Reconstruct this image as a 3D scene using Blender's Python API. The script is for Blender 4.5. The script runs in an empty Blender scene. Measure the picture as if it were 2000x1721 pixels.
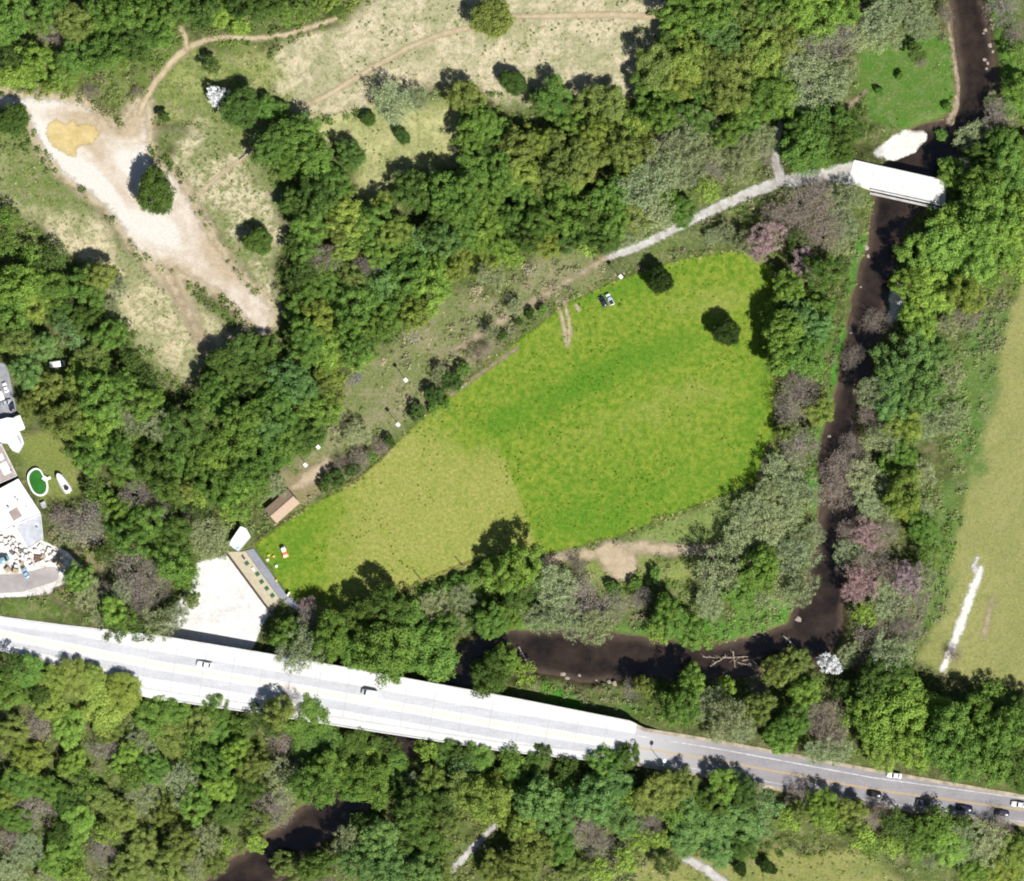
import bpy, bmesh, math, random
import numpy as np
from mathutils import Vector, Matrix

# ------------------------------------------------------------------ camera, sky, sun, exposure
SC = bpy.context.scene
COL = SC.collection
CAM_H, PXM = 1400.0, 6.0
cam_d = bpy.data.cameras.new("camera"); cam = bpy.data.objects.new("camera", cam_d); COL.objects.link(cam)
cam.location = (0, 0, CAM_H); cam.rotation_euler = (0, 0, 0)
cam_d.sensor_fit = 'HORIZONTAL'
cam_d.angle = 2 * math.atan((1000 / PXM) / CAM_H)
cam_d.clip_start = 1.0; cam_d.clip_end = 12000.0
SC.camera = cam
SUN_EL = math.radians(52); SUN_AZ = math.radians(143)      # compass azimuth, +Y is up in the picture
world = bpy.data.worlds.new("World"); SC.world = world; world.use_nodes = True
wn = world.node_tree.nodes; wl = world.node_tree.links
sky = wn.new('ShaderNodeTexSky'); sky.sky_type = 'NISHITA'; sky.sun_disc = False
sky.sun_elevation = SUN_EL; sky.sun_rotation = SUN_AZ
wl.new(sky.outputs[0], wn['Background'].inputs[0]); wn['Background'].inputs[1].default_value = 0.05
sun_d = bpy.data.lights.new("sun", 'SUN'); sun_d.energy = 5.0; sun_d.angle = math.radians(0.53); sun_d.color = (1.0, 0.975, 0.93)
sun = bpy.data.objects.new("sun", sun_d); COL.objects.link(sun); sun.location = (200, -260, 400)
sdir = Vector((math.sin(SUN_AZ) * math.cos(SUN_EL), math.cos(SUN_AZ) * math.cos(SUN_EL), math.sin(SUN_EL)))
sun.rotation_euler = sdir.to_track_quat('Z', 'Y').to_euler()
SC.view_settings.view_transform = 'Standard'; SC.view_settings.look = 'None'
SC.view_settings.exposure = 0.55; SC.view_settings.gamma = 1.0; SC.view_settings.use_curve_mapping = False
SC.render.engine = 'CYCLES'
SC.cycles.use_denoising = True
SC.cycles.max_bounces = 6; SC.cycles.diffuse_bounces = 3; SC.cycles.transparent_max_bounces = 12
SC.cycles.filter_width = 2.0

RNG = np.random.default_rng(7); random.seed(7)
KSUN = 1.95          # what a flat sunlit surface of albedo 1 renders as (linear)

def lin(c):
    c = np.asarray(c, float) / 255.0
    return np.where(c <= 0.04045, c / 12.92, ((c + 0.055) / 1.055) ** 2.4)
def alb(c, k=KSUN):                                # base colour of a sunlit surface that looks like sRGB c
    return tuple(np.clip(lin(c) / k, 0.004, 0.82))
def P(px, py, z=0.0):
    s = (CAM_H - z) / CAM_H / PXM
    return ((px - 1000) * s, (860.5 - py) * s)
def PP(pts, z=0.0): return [P(a, b, z) for a, b in pts]

# ------------------------------------------------------------------ distance fields
def seg_d(X, Y, a, b):
    ax, ay = a; bx, by = b; dx, dy = bx - ax, by - ay
    t = np.clip(((X - ax) * dx + (Y - ay) * dy) / (dx * dx + dy * dy + 1e-9), 0, 1)
    return np.hypot(X - ax - t * dx, Y - ay - t * dy), t
def sd_poly(X, Y, pts):                            # > 0 inside
    d = np.full(np.shape(X), 1e9); ins = np.zeros(np.shape(X), bool)
    n = len(pts)
    for i in range(n):
        a, b = pts[i], pts[(i + 1) % n]
        d = np.minimum(d, seg_d(X, Y, a, b)[0])
        c = ((a[1] > Y) != (b[1] > Y)) & (X < (b[0] - a[0]) * (Y - a[1]) / (b[1] - a[1] + 1e-12) + a[0])
        ins ^= c
    return np.where(ins, d, -d)
def sd_line(X, Y, pts, w):                         # w: half widths per point (m)
    best = np.full(np.shape(X), -1e9)
    for i in range(len(pts) - 1):
        d, t = seg_d(X, Y, pts[i], pts[i + 1])
        best = np.maximum(best, w[i] * (1 - t) + w[i + 1] * t - d)
    return best
def sstep(a, b, x):
    t = np.clip((x - a) / (b - a), 0, 1); return t * t * (3 - 2 * t)
def vnoise(X, Y, cell, seed):
    r = np.random.default_rng(seed); T = r.random((256, 256))
    u, v = X / cell, Y / cell; i, j = np.floor(u).astype(int), np.floor(v).astype(int); f, g = u - i, v - j
    f = f * f * (3 - 2 * f); g = g * g * (3 - 2 * g)
    a, b = T[i % 256, j % 256], T[(i + 1) % 256, j % 256]; c, d = T[i % 256, (j + 1) % 256], T[(i + 1) % 256, (j + 1) % 256]
    return (a * (1 - f) + b * f) * (1 - g) + (c * (1 - f) + d * f) * g - 0.5
def fbm(X, Y, cell, seed, n=4):
    v = 0; a = 1.0; ct, st = math.cos(0.7), math.sin(0.7)
    for k in range(n):
        v = v + a * vnoise(X, Y, cell, seed + k); X, Y = X * ct - Y * st + 13.7, X * st + Y * ct + 5.1; cell *= 0.5; a *= 0.55
    return v
def L(s, k_=1.0):                                          # "x y w; x y w" -> world points and half widths
    pts, ws = [], []
    for q in s.split(';'):
        v = [float(k) for k in q.split()]
        pts.append(P(v[0], v[1])); ws.append(v[2] / PXM / 2 * k_)
    return pts, ws
def G(s):
    return [P(*[float(k) for k in q.split()[:2]]) for q in s.split(';')]

CREEK = L("1880 -40 70;1893 40 72;1910 110 78;1914 180 68;1893 230 56;1850 275 80;1800 315 120;1766 365 100;1738 430 76;1724 490 70;"
          "1712 555 74;1696 620 66;1680 690 54;1660 760 50;1642 840 60;1636 920 80;1640 1000 74;1630 1080 72;1614 1150 84;1600 1205 110;"
          "1575 1255 100;1500 1272 72;1420 1290 76;1340 1300 74;1240 1286 84;1150 1282 92;1060 1277 92;970 1275 84;900 1300 70;840 1355 66;"
          "790 1430 64;740 1500 66;680 1560 74;600 1622 80;520 1682 86;430 1750 92", 0.90)
ROAD = [(-60, 1226, 34, 34), (0, 1238, 34, 32), (120, 1262, 42, 40), (250, 1288, 54, 62), (300, 1298, 58, 66), (500, 1331, 58, 62), (700, 1366, 58, 58), (1000, 1420, 57, 50),
        (1228, 1457, 49, 36), (1245, 1460, 40, 36), (1400, 1485, 40, 38), (1700, 1541, 40, 35), (1990, 1581, 30, 32), (2080, 1593, 30, 32)]
DECK = 4.6
def road_at(px):
    for a, b in zip(ROAD, ROAD[1:]):
        if px <= b[0] or b is ROAD[-1]:
            t = (px - a[0]) / (b[0] - a[0]); return tuple(a[i] * (1 - t) + b[i] * t for i in range(4))
ROAD_C = [P(r[0], r[1], DECK) for r in ROAD]
BRW, BRE = P(285, 1290)[0], P(1240, 1460)[0]       # the stretch carried by the bridge
BARS = [L("1716 300 16;1744 292 40;1774 278 44;1800 266 22"), L("1853 40 4;1863 110 5;1872 160 5;1869 205 8;1856 238 14"), L("1750 562 18;1752 590 26;1744 620 16")]
FB = 3.2                                           # deck of the small bridge
APPR = L("1430 392 20;1520 355 26;1600 342 40;1690 342 56")
APPR2 = L("1838 372 60;1900 395 50;1980 420 40")

def creek_sd(X, Y): return sd_line(X, Y, *CREEK) + 2.2 * fbm(X, Y, 11.0, 5, 3)
def height(X, Y):
    X = np.asarray(X, float); Y = np.asarray(Y, float)
    c = creek_sd(X, Y)
    z = -2.7 * sstep(-3.2, 1.0, c)
    for B_ in BARS: z = np.maximum(z, -2.7 + 1.35 * sstep(-1.6, 0.4, sd_line(X, Y, *B_)))
    und = 0.25 * np.sin(X * 0.045 + 1.3) * np.cos(Y * 0.052) + 0.12 * np.sin(X * 0.13 + Y * 0.11)
    z = z + und * (1 - sstep(-6, 0, c))
    rd = np.full(X.shape, 1e9); rx = np.zeros(X.shape)
    for a, b in zip(ROAD_C, ROAD_C[1:]):
        d, t = seg_d(X, Y, a, b); m = d < rd
        rd = np.where(m, d, rd)
    ends = np.maximum(1 - sstep(BRW - 8, BRW + 6, X), sstep(BRE - 6, BRE + 10, X))
    z = z + ends * (DECK - 0.25 - z) * (1 - sstep(10.5, 26, rd))
    for A in (APPR, APPR2):
        a = sd_line(X, Y, *A); along = 1.0
        lift = (1 - sstep(0, 7, -a))
        fx = sstep(P(1440, 0)[0], P(1620, 0)[0], X) if A is APPR else 1 - sstep(P(1880, 0)[0], P(1980, 0)[0], X)
        z = z + lift * fx * np.maximum(FB - 0.25 - z, 0) * (1 - sstep(-3, 0.5, c))
    return z
def hz(x, y): return float(height(np.array([x]), np.array([y]))[0])

# ------------------------------------------------------------------ mesh helpers
def mesh_np(name, V, F, mats=None, smooth=False):
    V = np.asarray(V, np.float32); F = np.asarray(F, np.int32)
    me = bpy.data.meshes.new(name); k = F.shape[1]
    me.vertices.add(len(V)); me.vertices.foreach_set('co', V.ravel())
    me.loops.add(F.size); me.loops.foreach_set('vertex_index', F.ravel())
    me.polygons.add(len(F)); me.polygons.foreach_set('loop_start', np.arange(0, F.size, k, dtype=np.int32))
    me.update(calc_edges=True)
    if smooth: me.polygons.foreach_set('use_smooth', np.ones(len(F), bool))
    for m in (mats or []): me.materials.append(m)
    return me
def attr(me, name, data):
    data = np.asarray(data, np.float32)
    if data.ndim == 1:
        a = me.attributes.new(name, 'FLOAT', 'POINT'); a.data.foreach_set('value', data)
    else:
        a = me.attributes.new(name, 'FLOAT_COLOR', 'POINT')
        d = np.ones((len(data), 4), np.float32); d[:, :3] = data; a.data.foreach_set('color', d.ravel())
def link(name, me, parent=None, loc=None, rot=None, scale=None):
    o = bpy.data.objects.new(name, me); COL.objects.link(o)
    if parent: o.parent = parent
    if loc is not None: o.location = loc
    if rot is not None: o.rotation_euler = rot
    if scale is not None: o.scale = scale
    return o
def tag(o, label=None, cat=None, group=None, kind=None):
    if label: o['label'] = label
    if cat: o['category'] = cat
    if group: o['group'] = group
    if kind: o['kind'] = kind
    return o
def empty(name, loc, rz=0, label=None, cat=None, group=None):
    o = link(name, None, None, loc, (0, 0, rz)); o.empty_display_size = 0.5
    return tag(o, label, cat, group)

class MB:                                          # collects shapes into one mesh
    def __init__(s): s.v = []; s.f = []
    def add(s, v, f):
        n = len(s.v); s.v += [tuple(q) for q in v]; s.f += [tuple(i + n for i in q) for q in f]; return s
    def box(s, c, d, rz=0, taper=1.0, top=None):
        x, y, z = d[0] / 2, d[1] / 2, d[2] / 2; tx, ty = (top if top else (taper, taper))
        q = [(-x, -y, -z), (x, -y, -z), (x, y, -z), (-x, y, -z), (-x * tx, -y * ty, z), (x * tx, -y * ty, z), (x * tx, y * ty, z), (-x * tx, y * ty, z)]
        cs, sn = math.cos(rz), math.sin(rz)
        q = [(c[0] + a * cs - b * sn, c[1] + a * sn + b * cs, c[2] + e) for a, b, e in q]
        return s.add(q, [(0, 3, 2, 1), (4, 5, 6, 7), (0, 1, 5, 4), (1, 2, 6, 5), (2, 3, 7, 6), (3, 0, 4, 7)])
    def prism(s, pts, z0, z1):
        a = sum(pts[i][0] * pts[(i + 1) % len(pts)][1] - pts[(i + 1) % len(pts)][0] * pts[i][1] for i in range(len(pts)))
        if a < 0: pts = pts[::-1]
        n = len(pts)
        v = [(p[0], p[1], z0) for p in pts] + [(p[0], p[1], z1) for p in pts]
        return s.add(v, [tuple(range(n))[::-1], tuple(range(n, 2 * n))] + [(i, (i + 1) % n, n + (i + 1) % n, n + i) for i in range(n)])
    def tube(s, a, b, r0, r1, n=8):
        a, b = Vector(a), Vector(b); d = (b - a); d.normalize()
        u = d.orthogonal().normalized(); w = d.cross(u)
        v = [a + (u * math.cos(t) + w * math.sin(t)) * r0 for t in [2 * math.pi * i / n for i in range(n)]]
        v += [b + (u * math.cos(t) + w * math.sin(t)) * r1 for t in [2 * math.pi * i / n for i in range(n)]]
        return s.add(v, [tuple(range(n))[::-1], tuple(range(n, 2 * n))] + [(i, (i + 1) % n, n + (i + 1) % n, n + i) for i in range(n)])
    def loft(s, rings, cap=True):
        n = len(rings[0]); v = [p for r in rings for p in r]; f = []
        for k in range(len(rings) - 1):
            for i in range(n): f.append((k * n + i, k * n + (i + 1) % n, (k + 1) * n + (i + 1) % n, (k + 1) * n + i))
        if cap: f.append(tuple(range(n))[::-1]); f.append(tuple(range(len(v) - n, len(v))))
        return s.add(v, f)
    def build(s, name, mat, parent=None, smooth=False, bevel=0, loc=None):
        me = bpy.data.meshes.new(name); me.from_pydata(s.v, [], s.f); me.materials.append(mat)
        bm = bmesh.new(); bm.from_mesh(me); bmesh.ops.recalc_face_normals(bm, faces=bm.faces)
        if bevel: bmesh.ops.bevel(bm, geom=list(bm.edges), offset=bevel, segments=2, affect='EDGES', clamp_overlap=True)
        bm.to_mesh(me); bm.free()
        if smooth: me.polygons.foreach_set('use_smooth', np.ones(len(me.polygons), bool))
        return link(name, me, parent, loc)

# ------------------------------------------------------------------ materials
def newmat(name):
    m = bpy.data.materials.new(name); m.use_nodes = True; nt = m.node_tree
    b = nt.nodes['Principled BSDF']; b.inputs['Roughness'].default_value = 0.85
    b.inputs['Specular IOR Level'].default_value = 0.25
    return m, nt, b
def nd(nt, t, **kw):
    n = nt.nodes.new(t)
    for k, v in kw.items(): setattr(n, k, v)
    return n
def noise(nt, scale, detail=4, rough=0.6, coord='Object', vec=None):
    n = nd(nt, 'ShaderNodeTexNoise'); n.inputs['Scale'].default_value = scale; n.inputs['Detail'].default_value = detail; n.inputs['Roughness'].default_value = rough
    if vec is None:
        tc = nd(nt, 'ShaderNodeTexCoord'); vec = tc.outputs[coord]
    nt.links.new(vec, n.inputs['Vector']); return n.outputs['Fac']
def ramp(nt, fac, stops):
    r = nd(nt, 'ShaderNodeValToRGB'); cr = r.color_ramp
    while len(cr.elements) < len(stops): cr.elements.new(0.5)
    for e, (p, c) in zip(cr.elements, stops): e.position = p; e.color = (*c, 1) if len(c) == 3 else c
    nt.links.new(fac, r.inputs[0]); return r.outputs[0]
def mix(nt, fac, a, b, typ='MIX'):
    m = nd(nt, 'ShaderNodeMix', data_type='RGBA', blend_type=typ)
    for s, v in ((m.inputs[0], fac), (m.inputs[6], a), (m.inputs[7], b)):
        if isinstance(v, (int, float)): s.default_value = v
        elif isinstance(v, tuple): s.default_value = (*v, 1)
        else: nt.links.new(v, s)
    return m.outputs[2]
def mth(nt, op, a, b=None, clamp=False):
    m = nd(nt, 'ShaderNodeMath', operation=op, use_clamp=clamp)
    for s, v in zip(m.inputs, (a, b)):
        if v is None: continue
        if isinstance(v, (int, float)): s.default_value = v
        else: nt.links.new(v, s)
    return m.outputs[0]
def maprange(nt, v, a, b, c, d, smooth=True):
    m = nd(nt, 'ShaderNodeMapRange'); m.interpolation_type = 'SMOOTHSTEP' if smooth else 'LINEAR'
    nt.links.new(v, m.inputs[0])
    for i, x in zip((1, 2, 3, 4), (a, b, c, d)): m.inputs[i].default_value = x
    return m.outputs[0]
def bump(nt, b, h, strength=0.4, dist=0.2):
    n = nd(nt, 'ShaderNodeBump'); n.inputs['Strength'].default_value = strength; n.inputs['Distance'].default_value = dist
    nt.links.new(h, n.inputs['Height']); nt.links.new(n.outputs[0], b.inputs['Normal'])

def plain(name, c, rough=0.7, metal=0.0, var=0.18, scale=2.0, spec=0.3):
    m, nt, b = newmat(name); c = tuple(c)
    f = noise(nt, scale, 5)
    dark = tuple(x * (1 - var) for x in c); light = tuple(min(x * (1 + var), 0.85) for x in c)
    nt.links.new(ramp(nt, f, [(0.3, dark), (0.7, light)]), b.inputs['Base Color'])
    b.inputs['Roughness'].default_value = rough; b.inputs['Metallic'].default_value = metal; b.inputs['Specular IOR Level'].default_value = spec
    return m

def ground_mat():
    m, nt, b = newmat('ground_cover')
    a = nd(nt, 'ShaderNodeAttribute', attribute_name='base_col'); g = nd(nt, 'ShaderNodeAttribute', attribute_name='mottle')
    n1 = noise(nt, 0.42, 7, 0.78); n2 = noise(nt, 0.07, 5, 0.65); n3 = noise(nt, 1.3, 5, 0.8); n4 = noise(nt, 0.23, 5, 0.7)
    w = ramp(nt, n1, [(0.47, (0, 0, 0)), (0.56, (1, 1, 1))])
    w2 = ramp(nt, n2, [(0.45, (0, 0, 0)), (0.56, (1, 1, 1))])
    w4 = ramp(nt, n4, [(0.50, (0, 0, 0)), (0.60, (1, 1, 1))])
    s = mth(nt, 'MULTIPLY', w, g.outputs['Fac']); s2 = mth(nt, 'MULTIPLY', w2, g.outputs['Fac']); s4 = mth(nt, 'MULTIPLY', w4, g.outputs['Fac'])
    weeds = mix(nt, ramp(nt, n3, [(0.4, (0, 0, 0)), (0.6, (1, 1, 1))]), alb((84, 104, 54)), alb((160, 172, 100)))
    c = mix(nt, mth(nt, 'MULTIPLY', s2, 1.15, True), a.outputs['Color'], alb((122, 144, 74)))
    c = mix(nt, mth(nt, 'MULTIPLY', s, 1.25, True), c, weeds)
    c = mix(nt, mth(nt, 'MULTIPLY', s4, 0.45), c, alb((196, 176, 150)))
    v = ramp(nt, n3, [(0.34, (0.78, 0.78, 0.75)), (0.66, (1.22, 1.21, 1.20))])
    c = mix(nt, 1.0, c, v, 'MULTIPLY')
    nt.links.new(c, b.inputs['Base Color']); b.inputs['Roughness'].default_value = 0.95; b.inputs['Specular IOR Level'].default_value = 0.1
    bump(nt, b, n1, 0.6, 0.5)
    return m

def sheet_mat(name, stops, scale=0.4, soft=0.5, amp=0.8, fine=2.4, finev=0.25, patch=None, bumpd=0.08, rough=0.95, spec=0.1, escale=0.7):
    """edges break up naturally: attribute 'sd' (metres inside) plus noise decides where the cover ends"""
    m, nt, b = newmat(name); out = nt.nodes['Material Output']
    n1 = noise(nt, scale, 5, 0.65); n2 = noise(nt, fine, 3, 0.7)
    c = ramp(nt, n1, stops)
    if patch:
        a = nd(nt, 'ShaderNodeAttribute', attribute_name='patch')
        pn = mth(nt, 'ADD', a.outputs['Fac'], mth(nt, 'MULTIPLY', mth(nt, 'SUBTRACT', noise(nt, 0.16, 7, 0.78), 0.5), 1.5))
        pos = maprange(nt, pn, 0.05, 0.75, 0, 1); neg = maprange(nt, pn, -0.05, -0.75, 0, 1)
        nc = ramp(nt, noise(nt, scale * 1.7, 6, 0.75), [(0.40, (0, 0, 0)), (0.60, (1, 1, 1))])
        c = mix(nt, pos, c, mix(nt, nc, patch[0], patch[1])); c = mix(nt, neg, c, mix(nt, nc, patch[2], patch[3]))
    v = ramp(nt, n2, [(0.25, (1 - finev,) * 3), (0.75, (1 + finev,) * 3)])
    c = mix(nt, 1.0, c, v, 'MULTIPLY'); nt.links.new(c, b.inputs['Base Color'])
    b.inputs['Roughness'].default_value = rough; b.inputs['Specular IOR Level'].default_value = spec
    if bumpd: bump(nt, b, n2, 0.5, bumpd)
    sd = nd(nt, 'ShaderNodeAttribute', attribute_name='sd')
    e = mth(nt, 'ADD', sd.outputs['Fac'], mth(nt, 'MULTIPLY', mth(nt, 'SUBTRACT', noise(nt, escale, 5, 0.75), 0.5), amp * 2))
    al = maprange(nt, e, -soft, soft, 0, 1)
    tr = nd(nt, 'ShaderNodeBsdfTransparent'); mx = nd(nt, 'ShaderNodeMixShader')
    nt.links.new(al, mx.inputs[0]); nt.links.new(tr.outputs[0], mx.inputs[1]); nt.links.new(b.outputs[0], mx.inputs[2]); nt.links.new(mx.outputs[0], out.inputs['Surface'])
    return m

def leaf_mat(name, trans=0.22, use_attr=False):
    m = bpy.data.materials.new(name); m.use_nodes = True; nt = m.node_tree; nt.nodes.clear()
    out = nd(nt, 'ShaderNodeOutputMaterial')
    if use_attr: col = nd(nt, 'ShaderNodeAttribute', attribute_name='leaf_col').outputs['Color']
    else:
        oi = nd(nt, 'ShaderNodeObjectInfo'); v = nd(nt, 'ShaderNodeAttribute', attribute_name='tint')
        sc = maprange(nt, v.outputs['Fac'], 0, 1, 0.55, 1.5, False)
        rgb = nd(nt, 'ShaderNodeCombineColor')
        for i in range(3): nt.links.new(sc, rgb.inputs[i])
        hs = nd(nt, 'ShaderNodeHueSaturation'); nt.links.new(oi.outputs['Color'], hs.inputs['Color'])
        nt.links.new(maprange(nt, v.outputs['Fac'], 0, 1, 0.515, 0.485, False), hs.inputs['Hue'])
        col = mix(nt, 1.0, hs.outputs[0], rgb.outputs[0], 'MULTIPLY')
    d = nd(nt, 'ShaderNodeBsdfDiffuse'); t = nd(nt, 'ShaderNodeBsdfTranslucent'); mx = nd(nt, 'ShaderNodeMixShader'); mx.inputs[0].default_value = trans
    nt.links.new(col, d.inputs[0]); nt.links.new(col, t.inputs[0])
    nt.links.new(d.outputs[0], mx.inputs[1]); nt.links.new(t.outputs[0], mx.inputs[2]); nt.links.new(mx.outputs[0], out.inputs[0])
    return m

M = {}
M['ground'] = ground_mat()
M['leaf'] = leaf_mat('leaves'); M['leaf_attr'] = leaf_mat('undergrowth_leaves', use_attr=True)
M['bark'] = plain('bark', (0.11, 0.09, 0.075), 0.95, scale=6, var=0.35)
M['bark_pale'] = plain('bark_pale', (0.22, 0.19, 0.17), 0.95, scale=6, var=0.3)
M['driftwood'] = plain('driftwood', alb((205, 185, 165)), 0.9, scale=3, var=0.3)
M['rock'] = plain('rock', alb((200, 185, 170)), 0.9, scale=1.5, var=0.3)
M['concrete'] = plain('concrete', (0.54, 0.53, 0.51), 0.85, scale=0.6, var=0.16)
M['concrete_mid'] = plain('concrete_mid', (0.36, 0.355, 0.35), 0.9, scale=0.5, var=0.2)
M['white'] = plain('white_paint', (0.74, 0.74, 0.73), 0.4, var=0.05, spec=0.5)
M['pole'] = plain('galvanised', (0.32, 0.32, 0.33), 0.5, metal=0.6, var=0.1)
M['wood'] = plain('weathered_wood', alb((150, 110, 80)), 0.9, scale=5, var=0.3)
M['wood_dark'] = plain('dark_wood', (0.05, 0.04, 0.035), 0.9, scale=5, var=0.3)
M['rubber'] = plain('rubber', (0.02, 0.02, 0.022), 0.8, var=0.1)
M['glass'] = plain('dark_glass', (0.012, 0.014, 0.018), 0.08, var=0.05, spec=0.6)
M['lamp_lens'] = plain('lamp_lens', (0.75, 0.75, 0.7), 0.2, var=0.03, spec=0.5)
M['tail_lens'] = plain('tail_lens', (0.4, 0.02, 0.02), 0.3, var=0.05)

# ------------------------------------------------------------------ ground (one sheet, to the horizon)
STEP = 0.75
gx = np.concatenate([[-4500, -2000, -900, -400, -260, -215], np.arange(-190, 190.01, STEP), [215, 260, 400, 900, 2000, 4500]])
gy = np.concatenate([[-4500, -2000, -900, -400, -240, -190], np.arange(-165, 165.01, STEP), [190, 240, 400, 900, 2000, 4500]])
GX, GY = np.meshgrid(gx, gy, indexing='ij'); NX, NY = GX.shape
GZ = height(GX, GY)

ZONES = [  # polygon, colour, edge softness (m), mottle
    ("500 130;560 85;660 40;720 0;740 -60;1310 -60;1310 80;1270 130;1235 185;1040 195;880 180;760 200;640 235;560 225;520 190", (242, 228, 194), 5, 0.36),
    ("560 225;640 235;760 200;880 180;930 250;900 310;830 340;760 390;705 405;690 330;640 260;590 230", (216, 214, 152), 6, 0.35),
    ("370 90;500 80;540 120;560 220;520 300;500 330;430 300;380 240;290 250;290 180;340 120", (176, 184, 112), 5, 0.7),
    ("290 250;380 240;480 290;550 380;565 470;545 560;530 600;480 560;420 480;380 400;340 330", (238, 226, 190), 5, 0.7),
    ("0 280;60 290;120 350;190 400;230 440;270 500;330 530;400 590;440 640;500 660;470 690;400 720;395 790;350 760;300 700;240 640;200 560;150 500;90 470;40 430;0 400", (240, 226, 188), 6, 0.5),
    ("0 270;70 270;130 345;200 400;170 430;100 420;0 390", (140, 156, 92), 8, 0.7),
    ("-60 60;330 60;340 115;290 170;280 230;200 200;60 190;-60 170", (112, 136, 60), 8, 0.6),
    ("1700 80;1860 70;1865 180;1850 250;1790 265;1720 290;1690 230;1670 130", (92, 142, 52), 5, 0.35),
    ("1925 -20;1975 -20;1990 120;2010 220;1950 230;1930 190;1945 100", (96, 150, 48), 3, 0.35),
    ("1690 470;1712 480;1700 560;1670 680;1650 730;1625 760;1610 900;1600 1000;1585 1060;1575 1000;1595 860;1620 740;1650 600", (74, 150, 46), 3, 0.15),
    ("1380 1260;1500 1240;1580 1190;1590 1100;1540 1160;1440 1210;1200 1220;1100 1240;1000 1220;900 1230;960 1250;1080 1250;1220 1265", (88, 150, 50), 4, 0.3),
    ("1060 1340;1180 1365;1230 1380;1300 1390;1180 1400;1060 1370", (82, 150, 48), 3, 0.2),
    ("2100 480;2010 520;1975 600;1945 720;1905 860;1880 990;1852 1110;1845 1185;1780 1285;1850 1325;1960 1345;2100 1400", (176, 176, 110), 2.0, 0.18),
    ("1890 640;1960 600;1935 740;1900 880;1870 1000;1845 1120;1840 1180;1790 1280;1745 1290;1830 1150;1830 1000;1850 860", (98, 138, 66), 5, 0.35),
    ("1245 1690;1320 1660;1420 1660;1520 1668;1650 1660;1760 1690;1860 1730;1860 1800;1240 1800", (170, 172, 100), 5, 0.4),
    ("550 930;612 872;664 800;700 728;764 692;812 640;900 560;960 556;1050 505;1180 494;1185 545;1080 590;960 680;860 770;780 840;690 920;600 975;540 990", (164, 160, 122), 5, 0.55),
    ("1180 520;1300 470;1400 430;1480 400;1480 440;1400 470;1280 510;1180 545", (112, 128, 78), 4, 0.5),
    ("1050 1090;1380 1075;1480 1030;1480 990;1420 960;1300 1010;1200 1060", (150, 172, 96), 5, 0.25),
    ("770 1165;900 1105;960 1090;960 1180;860 1200;800 1190", (120, 152, 62), 4, 0.35),
    ("1060 1090;1280 1090;1400 1080;1380 1140;1300 1150;1260 1130;1230 1170;1130 1120", (165, 178, 98), 5, 0.5),
    ("40 860;95 850;150 900;160 960;130 1000;80 990;50 930", (150, 160, 84), 3, 0.35),
    ("60 1150;180 1050;210 1070;190 1150;110 1190;70 1200", (165, 145, 120), 3, 0.3),
    ("0 1170;60 1170;110 1160;140 1210;0 1200", (104, 132, 60), 3, 0.5),
    ("560 940;620 900;650 940;610 975;560 985", (178, 158, 124), 3, 0.25),
]
base = np.zeros(GX.shape + (3,)); base[:] = alb((92, 100, 58)); mot = np.full(GX.shape, 0.45)
jit = 7.0 * fbm(GX, GY, 14.0, 11, 5)
for s, c, soft, mo in ZONES:
    w = sstep(-soft * 0.6, soft * 0.6, sd_poly(GX, GY, G(s)) + jit * min(1.2, soft / 4))[..., None]
    base = base * (1 - w) + np.array(alb(c)) * w; mot = mot * (1 - w[..., 0]) + mo * w[..., 0]
cr = creek_sd(GX, GY)
wet = sstep(-2.2, -0.6, cr)[..., None]
base = base * (1 - wet) + np.array(alb((120, 100, 78))) * wet; mot = mot * (1 - wet[..., 0])
idx = np.arange(NX * NY).reshape(NX, NY)
quads = np.stack([idx[:-1, :-1], idx[1:, :-1], idx[1:, 1:], idx[:-1, 1:]], -1).reshape(-1, 4)
gme = mesh_np('ground', np.stack([GX, GY, GZ], -1).reshape(-1, 3), quads, [M['ground']], True)
attr(gme, 'base_col', base.reshape(-1, 3)); attr(gme, 'mottle', mot.ravel())
tag(link('ground', gme), kind='structure')

OPEN = []                                          # distance fields of open surfaces: nothing grows there
def sheet(name, sdf, mat, lift, patch=None, margin=1.6, smooth=True):
    sd = sdf(GX, GY); keep = sd > -margin
    cell = keep[:-1, :-1] | keep[1:, :-1] | keep[1:, 1:] | keep[:-1, 1:]
    cell[:6] = False; cell[-6:] = False; cell[:, :6] = False; cell[:, -6:] = False
    q = quads.reshape(NX - 1, NY - 1, 4)[cell]
    used, inv = np.unique(q, return_inverse=True)
    V = np.stack([GX.ravel()[used], GY.ravel()[used], GZ.ravel()[used] + lift], -1)
    me = mesh_np(name, V, inv.reshape(-1, 4), [mat], smooth)
    attr(me, 'sd', sd.ravel()[used])
    if patch is not None: attr(me, 'patch', patch(V[:, 0], V[:, 1]))
    return tag(link(name, me), kind='structure')

def blobs(rows):
    def f(X, Y):
        v = np.zeros(X.shape)
        for cx, cy, rx, ry, a, w in rows:
            x0, y0 = P(cx, cy); a = math.radians(-a); dx, dy = X - x0, Y - y0
            u = (dx * math.cos(a) + dy * math.sin(a)) * PXM / rx; t = (-dx * math.sin(a) + dy * math.cos(a)) * PXM / ry
            v = v + w * np.exp(-(u * u + t * t))
        return v
    return f

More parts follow.
